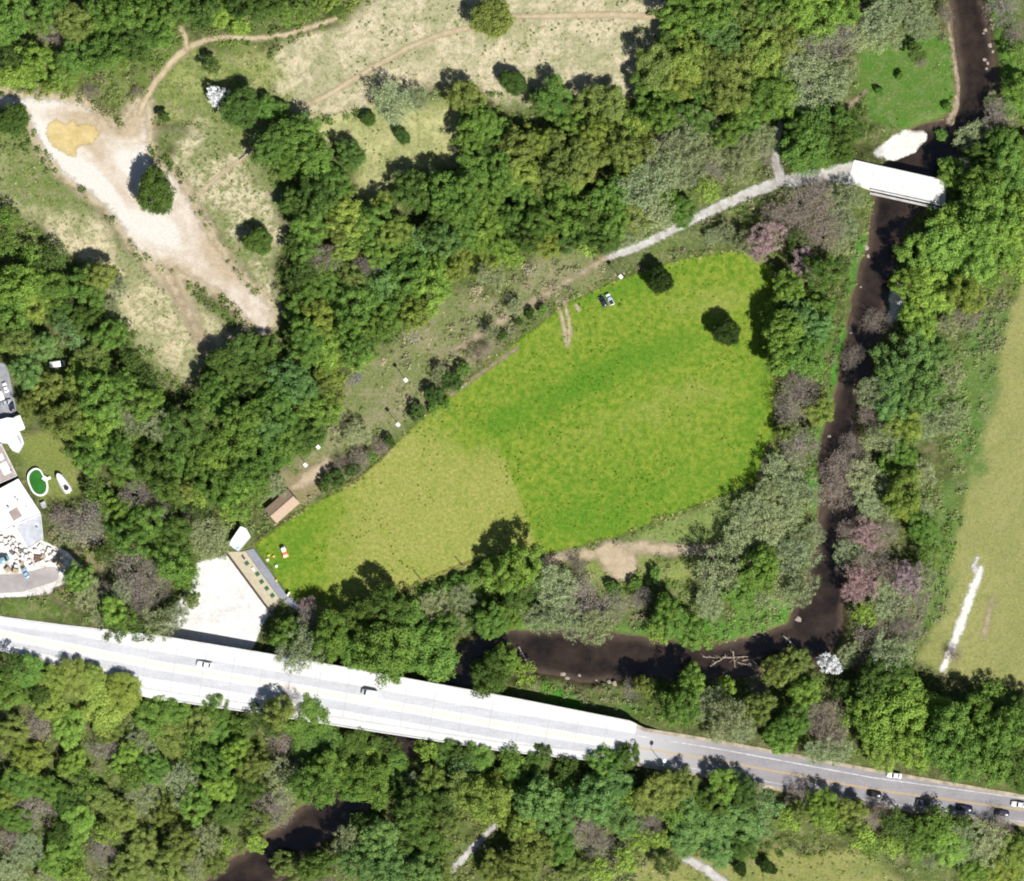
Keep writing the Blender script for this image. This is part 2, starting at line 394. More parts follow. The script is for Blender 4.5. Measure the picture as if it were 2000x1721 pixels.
# the mown range field
FIELD = G("497 1062;545 1030;600 992;700 938;790 852;860 785;960 705;1040 645;1100 598;1190 552;1280 522;1340 505;1430 490;1500 500;1517 560;1527 680;1512 760;1512 880;1490 935;"
          "1420 965;1300 1010;1200 1050;1060 1085;960 1085;850 1128;770 1162;655 1226;565 1165")
PALE_SEAM = G("975 870;1042 1040;1040 1090;480 1250;480 1020;800 900")
def field_patch(X, Y):
    v = blobs([(1150, 745, 210, 42, -26, 0.9), (1330, 690, 90, 40, -20, 0.35), (1250, 960, 230, 70, -8, 0.55), (1480, 760, 45, 170, 8, 0.6), (960, 830, 60, 40, -30, 0.5), (1130, 1030, 120, 35, 0, 0.55),
               (560, 1090, 60, 60, 0, 0.6), (620, 1020, 70, 30, -35, 0.55), (1230, 560, 140, 24, -18, 0.7), (1000, 660, 130, 14, -37, 0.9),
               (1400, 600, 90, 40, 0, -0.55), (1330, 780, 130, 60, -10, -0.3), (1130, 860, 120, 40, -20, -0.2), (1080, 640, 60, 40, 0, -0.2)])(X, Y)
    a, b = P(975, 870), P(1045, 1045); dx, dy = b[0] - a[0], b[1] - a[1]
    cut = sstep(-0.8, 0.8, -((X - a[0]) * dy - (Y - a[1]) * dx) / math.hypot(dx, dy) * -1)  # brightness seam put into the grass colour: paler west of this line
    cut = cut * sstep(P(0, 800)[1], P(0, 960)[1], Y + (X - P(975, 0)[0]) * 0.35 + 5 * fbm(X, Y, 20, 91, 3)) if True else cut
    west = sstep(P(560, 0)[0], P(740, 0)[0], X); v = v * 0.8 - 0.06
    return v * (1 - 0.6 * cut * west) - 0.62 * cut * west
M['field'] = sheet_mat('field_grass', [(0.38, alb((108, 150, 40))), (0.62, alb((158, 175, 66)))], 0.5, 0.7, 2.2, 1.4, 0.27,
                       patch=(alb((78, 138, 34)), alb((122, 162, 48)), alb((156, 168, 76)), alb((192, 188, 108))))
fsd = lambda X, Y: sd_poly(X, Y, FIELD)
sheet('lawn', fsd, M['field'], 0.03, field_patch, 2.8); OPEN.append((fsd, -1.0))

# sandy clearing with the puddle, and the trails
SAND = G("-40 178;40 192;150 200;192 224;232 258;250 232;268 205;285 205;285 250;292 322;345 350;372 400;402 450;442 510;492 570;530 602;520 660;492 630;440 575;392 548;330 522;288 500;253 468;218 410;188 385;130 342;84 288;70 256;48 214;-40 206")
def sand_patch(X, Y):
    return blobs([(150, 320, 30, 95, -48, 1.0), (85, 265, 25, 45, -20, 0.9), (70, 200, 100, 15, 5, 0.8), (255, 315, 45, 25, 40, 0.9), (300, 440, 60, 40, 30, 0.6), (215, 400, 14, 60, -35, 0.8),
                  (180, 235, 60, 18, 20, -0.8), (255, 240, 25, 45, 0, -1.0), (430, 500, 30, 80, -38, -0.9), (210, 330, 25, 80, -35, -0.5), (350, 530, 60, 25, 30, -0.8), (130, 330, 16, 70, -42, 0.9), (200, 370, 16, 60, -45, 0.9), (300, 300, 40, 20, 35, 0.7), (260, 330, 40, 30, 0, 0.5), (320, 460, 50, 30, 30, 0.5), (142, 268, 72, 48, 10, -0.5)])(X, Y)
M['sand'] = sheet_mat('sandy_soil', [(0.35, alb((226, 208, 186))), (0.65, alb((252, 240, 222)))], 0.25, 1.2, 3.4, 1.8, 0.16,
                      patch=(alb((254, 246, 234)), alb((255, 250, 240)), alb((208, 188, 158)), alb((226, 206, 174))), escale=0.4)
ssd = lambda X, Y: sd_poly(X, Y, SAND)
sheet('dirt_clearing', ssd, M['sand'], 0.03, sand_patch, margin=4.2); OPEN.append((ssd, -0.3))
M['skirt'] = sheet_mat('trodden_soil', [(0.3, alb((196, 178, 140))), (0.7, alb((236, 220, 186)))], 0.35, 1.8, 3.4, 2.0, 0.16, escale=0.3)
sheet('bare_soil', lambda X, Y: np.maximum(ssd(X, Y) + 2.6, sd_line(X, Y, *L('300 500 60;350 570 34;385 650 22;425 715 26'))), M['skirt'], 0.015, None, 4.5)
PUD = G("94 242;110 233;130 244;142 232;150 246;166 243;185 246;193 262;180 281;152 285;148 296;150 308;134 304;105 287;90 262")
M['puddle'] = sheet_mat('muddy_water', [(0.35, alb((226, 200, 136))), (0.65, alb((248, 226, 164)))], 0.25, 0.5, 1.5, 1.0, 0.07, bumpd=0, rough=0.3, spec=0.2)
psd = lambda X, Y: sd_poly(X, Y, PUD)
sheet('puddle', psd, M['puddle'], 0.06, None, 0.8)

M['trail'] = sheet_mat('trail_dirt', [(0.3, alb((206, 186, 148))), (0.7, alb((240, 222, 184)))], 0.3, 0.7, 1.0, 2.0, 0.16)
M['gravel'] = sheet_mat('pale_gravel', [(0.3, alb((188, 180, 170))), (0.65, (0.46, 0.445, 0.42))], 0.35, 0.55, 1.2, 1.6, 0.18)
M['graydirt'] = sheet_mat('grey_dirt', [(0.3, alb((165, 146, 126))), (0.7, alb((205, 182, 158)))], 0.35, 0.7, 0.9, 2.0, 0.15)
M['dirt_soft'] = sheet_mat('worn_ground', [(0.3, alb((200, 180, 150))), (0.7, alb((228, 208, 176)))], 0.35, 1.6, 2.4, 2.0, 0.18, escale=0.35)
M['mudbank'] = sheet_mat('muddy_bank', [(0.3, alb((150, 130, 108))), (0.7, alb((214, 196, 170)))], 0.5, 0.6, 1.4, 1.8, 0.2)
M['gravelbar'] = sheet_mat('river_gravel', [(0.3, (0.46, 0.43, 0.38)), (0.7, (0.64, 0.62, 0.58))], 0.6, 0.7, 2.0, 1.8, 0.2, escale=0.4)
TR = [("trail", 'trail', "274 222 12;280 204 12;300 166 12;340 116 13;366 94 13;402 78 10;442 72 9;500 75 9;560 68 9;610 52 9;662 34 7"),
      ("trail", 'trail', "366 95 10;362 74 10;353 56 9"),
      ("trail", 'trail', "575 218 8;640 186 10;722 136 10;800 92 10;852 70 10;920 54 10"),
      ("trail", 'trail', "985 33 7;1100 31 11;1200 29 12;1300 34 12"),
      ("trail", 'trail', "385 382 7;430 342 7;470 312 6;492 292 6"),
      ("trail", 'dirt_soft', "330 545 20;362 600 12;390 660 11;425 712 14"),
      ("trail", 'trail', "1090 588 6;1097 620 7;1104 650 8;1108 676 6"),
      ("trail", 'trail', "1102 588 5;1110 620 6;1113 650 8;1110 672 5"),
      ("trail", 'graydirt', "880 772 5;940 728 6;1010 680 6"),
      ("trail", 'graydirt', "1482 945 8;1494 905 9;1505 868 5"),
      ("trail", 'dirt_soft', "1040 1096 14;1160 1082 20;1250 1070 24;1390 1076 18;1430 1050 8"),
      ("trail", 'dirt_soft', "1190 1082 50;1215 1105 60;1225 1125 12"),
      ("trail", 'graydirt', "1692 178 6;1665 200 8;1642 224 5"),
      ("path", 'gravel', "1188 502 13;1250 481 16;1330 441 16;1400 406 19;1462 378 21;1522 356 22;1600 344 32;1660 340 46"),
      ("path", 'gravel', "1524 352 20;1514 318 16;1516 285 14;1524 240 9"),
      ("path", 'gravel', "884 1698 12;925 1655 13;968 1612 11"),
      ("path", 'gravel', "1340 1678 16;1380 1698 18;1440 1745 18"),
      ("trail", 'gravel', "1910 1088 5;1902 1108 10;1912 1124 14"),
      ("trail", 'dirt_soft', "1938 1170 4;1930 1205 6;1922 1245 4"),
      ("path", 'gravelbar', "1916 1108 7;1912 1126 13;1900 1150 15;1880 1210 17;1862 1258 16;1842 1308 11"),
      ("trail", 'dirt_soft', "1180 506 10;1090 562 7;1010 606 7;940 652 8;880 690 6"),
      ("trail", 'dirt_soft', "640 905 22;600 935 26;570 955 10")]
GB = [(B_, "gravel_bank") for B_ in BARS]
for i, (A, nm) in enumerate(GB):
    f = (lambda A: lambda X, Y: sd_line(X, Y, *A) + 0.25)(A); sheet(nm, f, M['mudbank' if i == 1 else 'gravelbar'], 0.05 + 0.004 * i, None, 1.6); OPEN.append((f, -0.2))
for i, (nm, mt, s) in enumerate(TR):
    A = L(s); f = (lambda A: lambda X, Y: sd_line(X, Y, *A))(A)
    sheet(nm, f, M[mt], 0.055 + 0.004 * i, None, 3.2 if mt == 'dirt_soft' else 1.0)
    OPEN.append((f, -0.2))
for s in ("1700 80;1860 70;1865 180;1850 250;1790 265;1720 290;1690 230;1670 130", ZONES[0][0], ZONES[1][0], ZONES[2][0], ZONES[3][0], ZONES[4][0], ZONES[9][0], ZONES[12][0], ZONES[14][0], ZONES[17][0], ZONES[20][0], ZONES[8][0]):
    OPEN.append(((lambda g: lambda X, Y: sd_poly(X, Y, g))(G(s)), 1.0))

# gravel lot and yard
LOT = G("441 1084;455 1088;532 1196;515 1215;505 1240;492 1270;300 1240;340 1195;372 1140;384 1100")
M['lot'] = sheet_mat('white_gravel', [(0.3, (0.45, 0.43, 0.41)), (0.6, (0.60, 0.585, 0.56))], 0.15, 0.4, 1.3, 1.2, 0.14)
lsd = lambda X, Y: sd_poly(X, Y, LOT)
sheet('parking_lot', lsd, M['lot'], 0.04); OPEN.append((lsd, -0.5))
YARD = G("-60 1020;30 1030;80 1055;132 1078;168 1116;150 1132;104 1148;104 1158;60 1164;-60 1168")
M['yard'] = sheet_mat('yard_ground', [(0.3, alb((214, 200, 184))), (0.55, (0.70, 0.67, 0.63))], 0.35, 0.3, 0.5, 2.0, 0.15)
ysd = lambda X, Y: sd_poly(X, Y, YARD)
sheet('stone_yard_ground', ysd, M['yard'], 0.04); OPEN.append((ysd, -0.5))
APR = L("-40 1142 34;40 1138 34;100 1122 30")
M['apron'] = sheet_mat('worn_asphalt', [(0.3, alb((212, 202, 200))), (0.7, alb((236, 228, 224)))], 0.3, 0.25, 0.3, 2.0, 0.1)
sheet('yard_lane', lambda X, Y: sd_line(X, Y, *APR), M['apron'], 0.07)
DRV = G("-40 700;14 712;22 750;32 800;26 826;-40 850")
M['drive'] = sheet_mat('drive_asphalt', [(0.3, alb((160, 160, 166))), (0.7, alb((200, 200, 206)))], 0.5, 0.2, 0.3, 2.0, 0.15)
dsd = lambda X, Y: sd_poly(X, Y, DRV)
sheet('driveway', dsd, M['drive'], 0.04); OPEN.append((dsd, -0.3))

# creek water
def water_mat():
    m, nt, b = newmat('creek_water')
    n = noise(nt, 0.10, 6, 0.7); n2 = noise(nt, 0.7, 6, 0.75); n3 = noise(nt, 0.35, 5, 0.7)
    a = nd(nt, 'ShaderNodeAttribute', attribute_name='sd')
    e = mth(nt, 'ADD', a.outputs['Fac'], mth(nt, 'MULTIPLY', mth(nt, 'SUBTRACT', n3, 0.5), 3.5))
    deep = ramp(nt, n, [(0.36, (0.010, 0.007, 0.006)), (0.64, (0.036, 0.024, 0.017))])
    shallow = ramp(nt, n2, [(0.35, (0.040, 0.028, 0.020)), (0.65, (0.085, 0.062, 0.044))])
    c = mix(nt, maprange(nt, e, -0.4, 2.6, 1, 0), deep, shallow)
    nt.links.new(c, b.inputs['Base Color']); b.inputs['Roughness'].default_value = 0.16; b.inputs['Specular IOR Level'].default_value = 0.45
    bump(nt, b, n2, 0.5, 0.10); return m
M['water'] = water_mat()
csd = creek_sd
sdc = csd(GX, GY); keep = sdc > -1.6
cell = (keep[:-1, :-1] | keep[1:, 1:]); cell[:6] = False; cell[-6:] = False; cell[:, :6] = False; cell[:, -6:] = False
q = quads.reshape(NX - 1, NY - 1, 4)[cell]; used, inv = np.unique(q, return_inverse=True)
wme = mesh_np('creek', np.stack([GX.ravel()[used], GY.ravel()[used], np.full(len(used), -1.75)], -1), inv.reshape(-1, 4), [M['water']], True)
attr(wme, 'sd', sdc.ravel()[used]); tag(link('creek', wme), kind='structure'); OPEN.append((csd, -1.2))

# ------------------------------------------------------------------ road, road bridge
def strip(name, x0, x1, f0, f1, z, mat, parent=None, n=60, thick=0.0):
    """band along the road between the offsets f0(px), f1(px) (in pixels, + is south)"""
    V = []; F = []
    xs = np.linspace(x0, x1, n)
    for k, x in enumerate(xs):
        r = road_at(x); e = road_at(x + 1); t = Vector((1, e[1] - r[1])).normalized(); nrm = Vector((-t.y, t.x))
        for f in (f0, f1):
            o = f(x, r); p = P(x + nrm.x * o, r[1] + nrm.y * o, z); V.append((p[0], p[1], z))
        if k: a = 2 * k; F.append((a - 2, a, a + 1, a - 1))
    if thick:
        m = len(V); V += [(a, b, c - thick) for a, b, c in V]
        F = F + [tuple(m + i for i in f[::-1]) for f in F]
        for k in range(1, n):
            a = 2 * k; F += [(a - 2, a - 2 + m, a + m, a), (a + 1, a + 1 + m, a - 1 + m, a - 1)]
        F += [(0, 1, m + 1, m), (2 * n - 1, 2 * n - 2, m + 2 * n - 2, m + 2 * n - 1)]
    me = bpy.data.meshes.new(name); me.from_pydata(V, [], F); me.materials.append(mat)
    bm = bmesh.new(); bm.from_mesh(me); bmesh.ops.recalc_face_normals(bm, faces=bm.faces)
    if not thick:
        for f in bm.faces:
            if f.normal.z < 0: f.normal_flip()
    uv = bm.loops.layers.uv.new('UVMap')
    bm.to_mesh(me); bm.free()
    return link(name, me, parent)
NORTH = lambda k=0: (lambda x, r: -r[2] + k)
SOUTH = lambda k=0: (lambda x, r: r[3] + k)
def asphalt(name, c0, c1, track):
    m, nt, b = newmat(name)
    tc = nd(nt, 'ShaderNodeTexCoord'); mp = nd(nt, 'ShaderNodeMapping'); mp.inputs['Rotation'].default_value = (0, 0, math.radians(10)); mp.inputs['Scale'].default_value = (0.02, 0.55, 1)
    nt.links.new(tc.outputs['Object'], mp.inputs[0])
    n1 = noise(nt, 1.0, 4, 0.6, vec=mp.outputs[0]); n2 = noise(nt, 1.8, 4, 0.7); n3 = noise(nt, 0.12, 4, 0.6)
    c = mix(nt, n1, c0, c1); c = mix(nt, 1.0, c, ramp(nt, n2, [(0.3, (0.86,) * 3), (0.7, (1.12,) * 3)]), 'MULTIPLY')
    c = mix(nt, 1.0, c, ramp(nt, n3, [(0.35, (1 - track,) * 3), (0.65, (1.0,) * 3)]), 'MULTIPLY')
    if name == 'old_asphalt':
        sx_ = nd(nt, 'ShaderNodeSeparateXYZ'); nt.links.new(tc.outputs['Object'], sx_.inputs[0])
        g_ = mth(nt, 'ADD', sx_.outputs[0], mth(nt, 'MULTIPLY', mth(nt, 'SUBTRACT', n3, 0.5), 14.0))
        c = mix(nt, maprange(nt, g_, BRE - 4, BRE + 34, 0.75, 0), c, (0.44, 0.435, 0.435))  # exposure step blended into the asphalt colour, brighter beside the bridge end
    nt.links.new(c, b.inputs['Base Color']); return m
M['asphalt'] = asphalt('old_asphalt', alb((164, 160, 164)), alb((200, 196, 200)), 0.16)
M['deck'] = asphalt('pale_deck', (0.50, 0.495, 0.49), (0.63, 0.62, 0.61), 0.08)
M['lane'] = asphalt('worn_lane', (0.36, 0.365, 0.385), (0.54, 0.54, 0.555), 0.12)
M['yellow'] = plain('yellow_line', alb((236, 196, 112)), 0.7, scale=1.5, var=0.12)
M['white_line'] = plain('white_line', (0.44, 0.44, 0.43), 0.7, scale=0.5, var=0.4)
M['soil_shoulder'] = plain('shoulder_soil', alb((205, 190, 165)), 0.95, scale=0.4, var=0.4)
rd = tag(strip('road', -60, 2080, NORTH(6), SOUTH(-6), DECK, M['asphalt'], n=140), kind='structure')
for o in (strip('shoulder', 1236, 2080, NORTH(0), NORTH(7), DECK + 0.006, M['soil_shoulder'], rd, 50),
          strip('shoulder', 1236, 2080, SOUTH(-7), SOUTH(0), DECK + 0.006, M['soil_shoulder'], rd, 50)): pass
for a in (-0.9, 1.1):
    strip('centre_line', 1240, 2080, lambda x, r, a=a: a - 0.55, lambda x, r, a=a: a + 0.55, DECK + 0.012, M['yellow'], rd, 60)
strip('edge_line', 1240, 2080, lambda x, r: -23.2, lambda x, r: -21.6, DECK + 0.012, M['white_line'], rd, 60)
strip('edge_line', 1240, 2080, lambda x, r: 22.4, lambda x, r: 23.8, DECK + 0.012, M['white_line'], rd, 60)
cb = P(762, 1380)
br = empty('road_bridge', (0, 0, 0), 0, 'long pale concrete road bridge over the creek between parking lot and woods', 'bridge')
BX0, BX1 = -60, 1236
strip('deck', BX0, BX1, NORTH(), SOUTH(), DECK + 0.02, M['deck'], br, 90, 0.9)
for nm, a, b_ in (('lane', -26, -9), ('lane', 10, 27)):
    strip(nm, BX0, BX1, lambda x, r, a=a: a, lambda x, r, b_=b_: b_, DECK + 0.026, M['lane'], br, 80)
M['faint_yellow'] = plain('faint_yellow_line', alb((255, 240, 196), 1.7), 0.7, scale=0.8, var=0.12)
for a in (-1.5, 1.5):
    strip('centre_line', BX0, BX1, lambda x, r, a=a: a - 0.6, lambda x, r, a=a: a + 0.6, DECK + 0.03, M['faint_yellow'], br, 80)
for side in (0, 1):
    f = (lambda k: NORTH(k)) if side == 0 else (lambda k: SOUTH(-k))
    strip('kerb', BX0 + 4, BX1 - 1, f(16), f(17.4), DECK + 0.15, M['concrete'], br, 80, 0.12)
    strip('sidewalk', BX0 + 4, BX1 - 1, f(2.8), f(15.8), DECK + 0.14, M['deck'], br, 80, 0.11)
    w0, w1 = (300, BX1 - 2) if side == 0 else (330, BX1 - 2)
    pt_ = 0.95 if side == 0 else 0.42
    strip('parapet', w0, w1, f(0.15), f(2.4), DECK + pt_, M['concrete'], br, 80, pt_ - 0.03)
for i, px in enumerate(range(340, 1236, 112)):     # piers
    r = road_at(px); c0 = P(px, r[1] - r[2] + 10, 2); c1 = P(px, r[1] + r[3] - 10, 2)
    ang = math.atan2(c1[1] - c0[1], c1[0] - c0[0]); cx, cy = (c0[0] + c1[0]) / 2, (c0[1] + c1[1]) / 2
    z0 = hz(cx, cy) - 0.4
    MB().box((cx, cy, (z0 + DECK - 0.86) / 2), (math.dist(c0, c1), 1.1, DECK - 0.86 - z0), ang).build('pier', M['concrete_mid'], br, bevel=0.05)
for i, px in enumerate(range(284, 1236, 56)):       # expansion joints
    r = road_at(px); e = road_at(px + 1); t = Vector((1, e[1] - r[1])).normalized(); nr = Vector((-t.y, t.x)); V_ = []
    for o_, w_ in ((-r[2] + 17.8, -1), (-r[2] + 17.8, 1), (r[3] - 17.8, 1), (r[3] - 17.8, -1)):
        p = P(px + nr.x * o_ + t.x * w_ * 0.5, r[1] + nr.y * o_ + t.y * w_ * 0.5, DECK); V_.append((*p, DECK + 0.034))
    MB().add(V_, [(0, 1, 2, 3)]).build('expansion_joint', M['concrete_mid'], br)
def road_sd(X, Y):
    d = np.full(np.shape(X), 1e9)
    for a, b in zip(ROAD_C, ROAD_C[1:]): d = np.minimum(d, seg_d(X, Y, a, b)[0])
    return 9.6 - d
OPEN.append((road_sd, -0.5))

# small bridge over the creek (upper right)
q0 = [P(1668, 312, FB), P(1848, 352, FB), P(1846, 404, FB), P(1700, 372, FB), P(1655, 356, FB)]
fb = empty('footbridge', (0, 0, 0), 0, 'short pale concrete bridge over the creek at the gravel path', 'bridge')
MB().prism(q0, FB - 0.7, FB).build('deck', M['concrete'], fb)
def wall_between(mb, a, b, z0, z1, t):
    d = Vector((b[0] - a[0], b[1] - a[1])); l = d.length; mb.box(((a[0] + b[0]) / 2, (a[1] + b[1]) / 2, (z0 + z1) / 2), (l, t, z1 - z0), math.atan2(d.y, d.x)); return mb
def inset(a, b, k):  # shift an edge sideways
    d = Vector((b[0] - a[0], b[1] - a[1])).normalized(); n = Vector((-d.y, d.x)) * k; return (a[0] + n.x, a[1] + n.y), (b[0] + n.x, b[1] + n.y)
a, b = inset(q0[0], q0[1], -0.25); wall_between(MB(), a, b, FB + 0.002, FB + 0.85, 0.32).build('parapet', M['concrete'], fb, bevel=0.03)
a, b = inset(q0[3], q0[2], 0.25); wall_between(MB(), a, b, FB + 0.002, FB + 0.75, 0.32).build('parapet', M['concrete'], fb, bevel=0.03)
a, b = inset(q0[3], q0[2], -0.9); wall_between(MB(), a, b, FB - 0.9, FB - 0.25, 0.7).build('ledge', M['concrete_mid'], fb, bevel=0.03)
for px, py in ((1712, 345), (1832, 378)):
    c = P(px, py, 1); MB().box((c[0], c[1], (FB - 0.72 - 3.0) / 2), (1.2, 8.6, FB - 0.72 + 3.0), math.radians(-12)).build('abutment', M['concrete_mid'], fb)
OPEN.append((lambda X, Y: sd_poly(X, Y, q0), -0.3))

for q_ in ('430 1075;480 1020;500 1060;575 1165;650 1222;636 1236;555 1182;532 1200;470 1110', '-60 690;30 712;50 860;100 880;150 920;150 965;95 1000;90 1060;60 1080;-60 1080', '510 985;552 950;592 972;590 992;540 1030'):
    OPEN.append(((lambda g: lambda X, Y: sd_poly(X, Y, g))(G(q_)), -0.3))
#--MORE--
# ------------------------------------------------------------------ vegetation
def unit(v): return v / (np.linalg.norm(v, axis=-1, keepdims=True) + 1e-9)
def leaf_quads(C, N, size, rng, aspect=0.7):
    n = len(C); T = unit(np.cross(N, unit(rng.normal(size=(n, 3))))); B = np.cross(N, T)
    s = (size * rng.uniform(0.65, 1.35, n))[:, None]
    V = np.stack([C - T * s, C - B * s * aspect + N * s * 0.15, C + T * s, C + B * s * aspect - N * s * 0.15], 1).reshape(-1, 3)
    return V, np.arange(4 * n).reshape(-1, 4)
def branches(rng, levels, start_r, trunk_h, spread, top, seg=3, kids=(4, 3, 3, 3)):
    """tapered limbs; returns verts, quads, tips"""
    V, F, tips = [], [], []
    def tube(a, b, r0, r1, n=3):
        d = b - a; d = d / (np.linalg.norm(d) + 1e-9); u = np.cross(d, [0.31, 0.9, 0.2]); u /= np.linalg.norm(u) + 1e-9; w = np.cross(d, u); k = len(V)
        for c, r in ((a, r0), (b, r1)):
            for i in range(n):
                t = 2 * math.pi * i / n; V.append(c + (u * math.cos(t) + w * math.sin(t)) * r)
        for i in range(n): F.append((k + i, k + (i + 1) % n, k + n + (i + 1) % n, k + n + i))
    def grow(p, d, l, r, lv):
        q = p + d * l * 0.5; e = q + unit(d + rng.normal(size=3) * 0.16) * l * 0.5
        tube(p, q, r, r * 0.8, 6 if lv == 0 else 3); tube(q, e, r * 0.8, r * 0.55, 6 if lv == 0 else 3)
        if lv >= levels: tips.append(e); return
        for k in range(kids[min(lv, len(kids) - 1)]):
            a = 2 * math.pi * (k + rng.random()) / kids[min(lv, len(kids) - 1)]
            nd_ = unit(d * 0.75 + np.array([math.cos(a), math.sin(a), 0.18]) * spread * rng.uniform(0.7, 1.2))
            grow(q if (k % 2 and lv) else e, nd_, l * rng.uniform(0.55, 0.78), r * 0.5, lv + 1)
    grow(np.array([0.0, 0, -0.05]), np.array([0.03, 0.02, 1.0]), trunk_h, start_r, 0)
    return np.array(V), np.array(F), np.array(tips)

def leafy_crown(seed, nclump=95, per=80, flat=1.0, lob=0.13):
    rng = np.random.default_rng(seed)
    ph = rng.uniform(0, 6.28, 4); th = rng.uniform(0, 2 * math.pi, nclump)
    z = np.sort(rng.uniform(-0.55, 1.0, nclump))
    rad = np.sqrt(np.clip(1 - np.clip(z, 0, 1) ** 2, 0.02, 1)) * np.where(z < 0, 1 + z * 0.35, 1)
    lobe = 1 + lob * (np.sin(2 * th + ph[0]) + 0.85 * np.sin(3 * th + ph[1]) + 0.6 * np.sin(5 * th + ph[2]))
    k = rng.uniform(0.72, 0.92, nclump) * lobe
    off = rng.normal(0, 0.05, (nclump, 3))
    C = np.stack([np.cos(th) * rad * k, np.sin(th) * rad * k, 1.12 + 0.62 * flat * z * rng.uniform(0.8, 1.1, nclump)], -1) + off
    R = rng.uniform(0.13, 0.25, nclump)
    # a few clumps inside so that the crown is not hollow
    m = nclump // 4; Ci = np.stack([rng.normal(0, 0.32, m), rng.normal(0, 0.32, m), 1.05 + rng.normal(0, 0.2, m)], -1); C = np.vstack([C, Ci]); R = np.append(R, rng.uniform(0.16, 0.28, m))
    ct = rng.random(len(C)); n = len(C) * per
    ci = np.repeat(np.arange(len(C)), per)
    D = unit(rng.normal(size=(n, 3)) + np.array([0, 0, 0.45])); rr = rng.uniform(0.55, 1.1, n)[:, None]
    pos = C[ci] + D * R[ci][:, None] * rr * np.array([1, 1, 0.75])
    N = unit(D + rng.normal(size=(n, 3)) * 0.45 + np.array([0, 0, 0.25]))
    V, F = leaf_quads(pos, N, 0.031, rng)
    tint = np.repeat(np.clip(0.5 + 0.46 * (ct[ci] - 0.5) + 0.34 * (rng.random(n) - 0.5), 0, 1), 4)
    return V, F, tint
def trunk_mesh(seed, name='trunk', mat='bark'):
    V, F, _ = branches(np.random.default_rng(seed), 2, 0.055, 0.75, 0.75, 1.6, kids=(5, 3))
    return mesh_np(name, V, F, [M[mat]])
def budding_crown(seed, bud=900, per=1, size=0.026, levels=4, spread=0.85, twig=0.010):
    rng = np.random.default_rng(seed)
    V, F, tips = branches(rng, levels, 0.05, 0.62, spread, 1.7, kids=(6, 4, 4, 3))
    tips = np.array(tips); s = 1.0 / (np.percentile(np.hypot(tips[:, 0], tips[:, 1]), 92) + 1e-6); sc = np.array([s, s, 1.72 / tips[:, 2].max()])
    def tame(A):
        rr = np.hypot(A[:, 0], A[:, 1]); k = np.where(rr > 0.95, (0.95 + 0.3 * (rr - 0.95)) / (rr + 1e-9), 1.0); A = A.copy(); A[:, 0] *= k; A[:, 1] *= k; return A
    Vt = tame(V * sc); tips = tame(tips * sc)
    n = bud; c = tips[rng.integers(0, len(tips), n)] + rng.normal(0, 0.075, (n, 3))
    N = unit(rng.normal(size=(n, 3)) + np.array([0, 0, 0.6]))
    Vl, Fl = leaf_quads(c, N, size, rng)
    return Vt, F, Vl, Fl, np.repeat(rng.random(n), 4)

LEAFY, TRUNKS = [], []
for k in range(12):
    V, F, t = leafy_crown(100 + k, 60 + 12 * (k % 5), 140 - 8 * (k % 4), 0.85 + 0.08 * (k % 4)); me = mesh_np('leafy_crown', V, F, [M['leaf']]); attr(me, 'tint', t); LEAFY.append(me)
ROUND = []
for k in range(3):
    V, F, t = leafy_crown(180 + k, 170, 110, 0.8, 0.10); me = mesh_np('round_crown', V, F, [M['leaf']]); attr(me, 'tint', t); ROUND.append(me)
for k in range(4): TRUNKS.append(trunk_mesh(300 + k))
def bud_set(seed0, n, **kw):
    out = []
    for k in range(n):
        Vt, F, Vl, Fl, t = budding_crown(seed0 + k, **kw)
        tm = mesh_np('limbs', Vt, F, [M[kw_bark]]); cm = mesh_np('buds', Vl, Fl, [M['leaf']]); attr(cm, 'tint', t); out.append((tm, cm))
    return out
kw_bark = 'bark_pale'
SAGE = bud_set(400, 5, bud=7000, size=0.025, levels=3)
BARE = bud_set(420, 5, bud=2600, size=0.019, levels=4)
PINK = bud_set(440, 3, bud=6500, size=0.026, levels=3)
WHITE = bud_set(460, 2, bud=7000, size=0.045, levels=3)

KL = 0.92           # foliage is partly self-shaded
KIND = {   # code: colour, mesh family, object name, words for the label
    'D': ((78, 98, 48), 'L', 'leafy_tree', 'dark green tree'), 'G': ((102, 128, 58), 'L', 'leafy_tree', 'mid green tree'),
    'L': ((128, 152, 66), 'L', 'leafy_tree', 'bright green tree'), 'Y': ((142, 148, 68), 'L', 'yellow_green_tree', 'yellow-green tree'),
    'O': ((126, 128, 70), 'L', 'yellow_green_tree', 'olive-brown tree'), 'B': ((106, 134, 82), 'L', 'leafy_tree', 'blue-green tree'),
    'S': ((142, 154, 108), 'S', 'budding_tree', 'sage-grey budding tree'), 'N': ((150, 138, 124), 'N', 'bare_tree', 'grey-brown bare tree'),
    'P': ((172, 146, 146), 'P', 'flowering_tree', 'pink flowering tree'), 'W': ((255, 255, 252), 'W', 'flowering_tree', 'white flowering tree'),
    'd': ((78, 98, 50), 'L', 'shrub', 'dark green shrub'), 'g': ((110, 138, 66), 'L', 'shrub', 'green shrub'), 'n': ((142, 126, 106), 'N', 'shrub', 'brown twiggy shrub'),
}
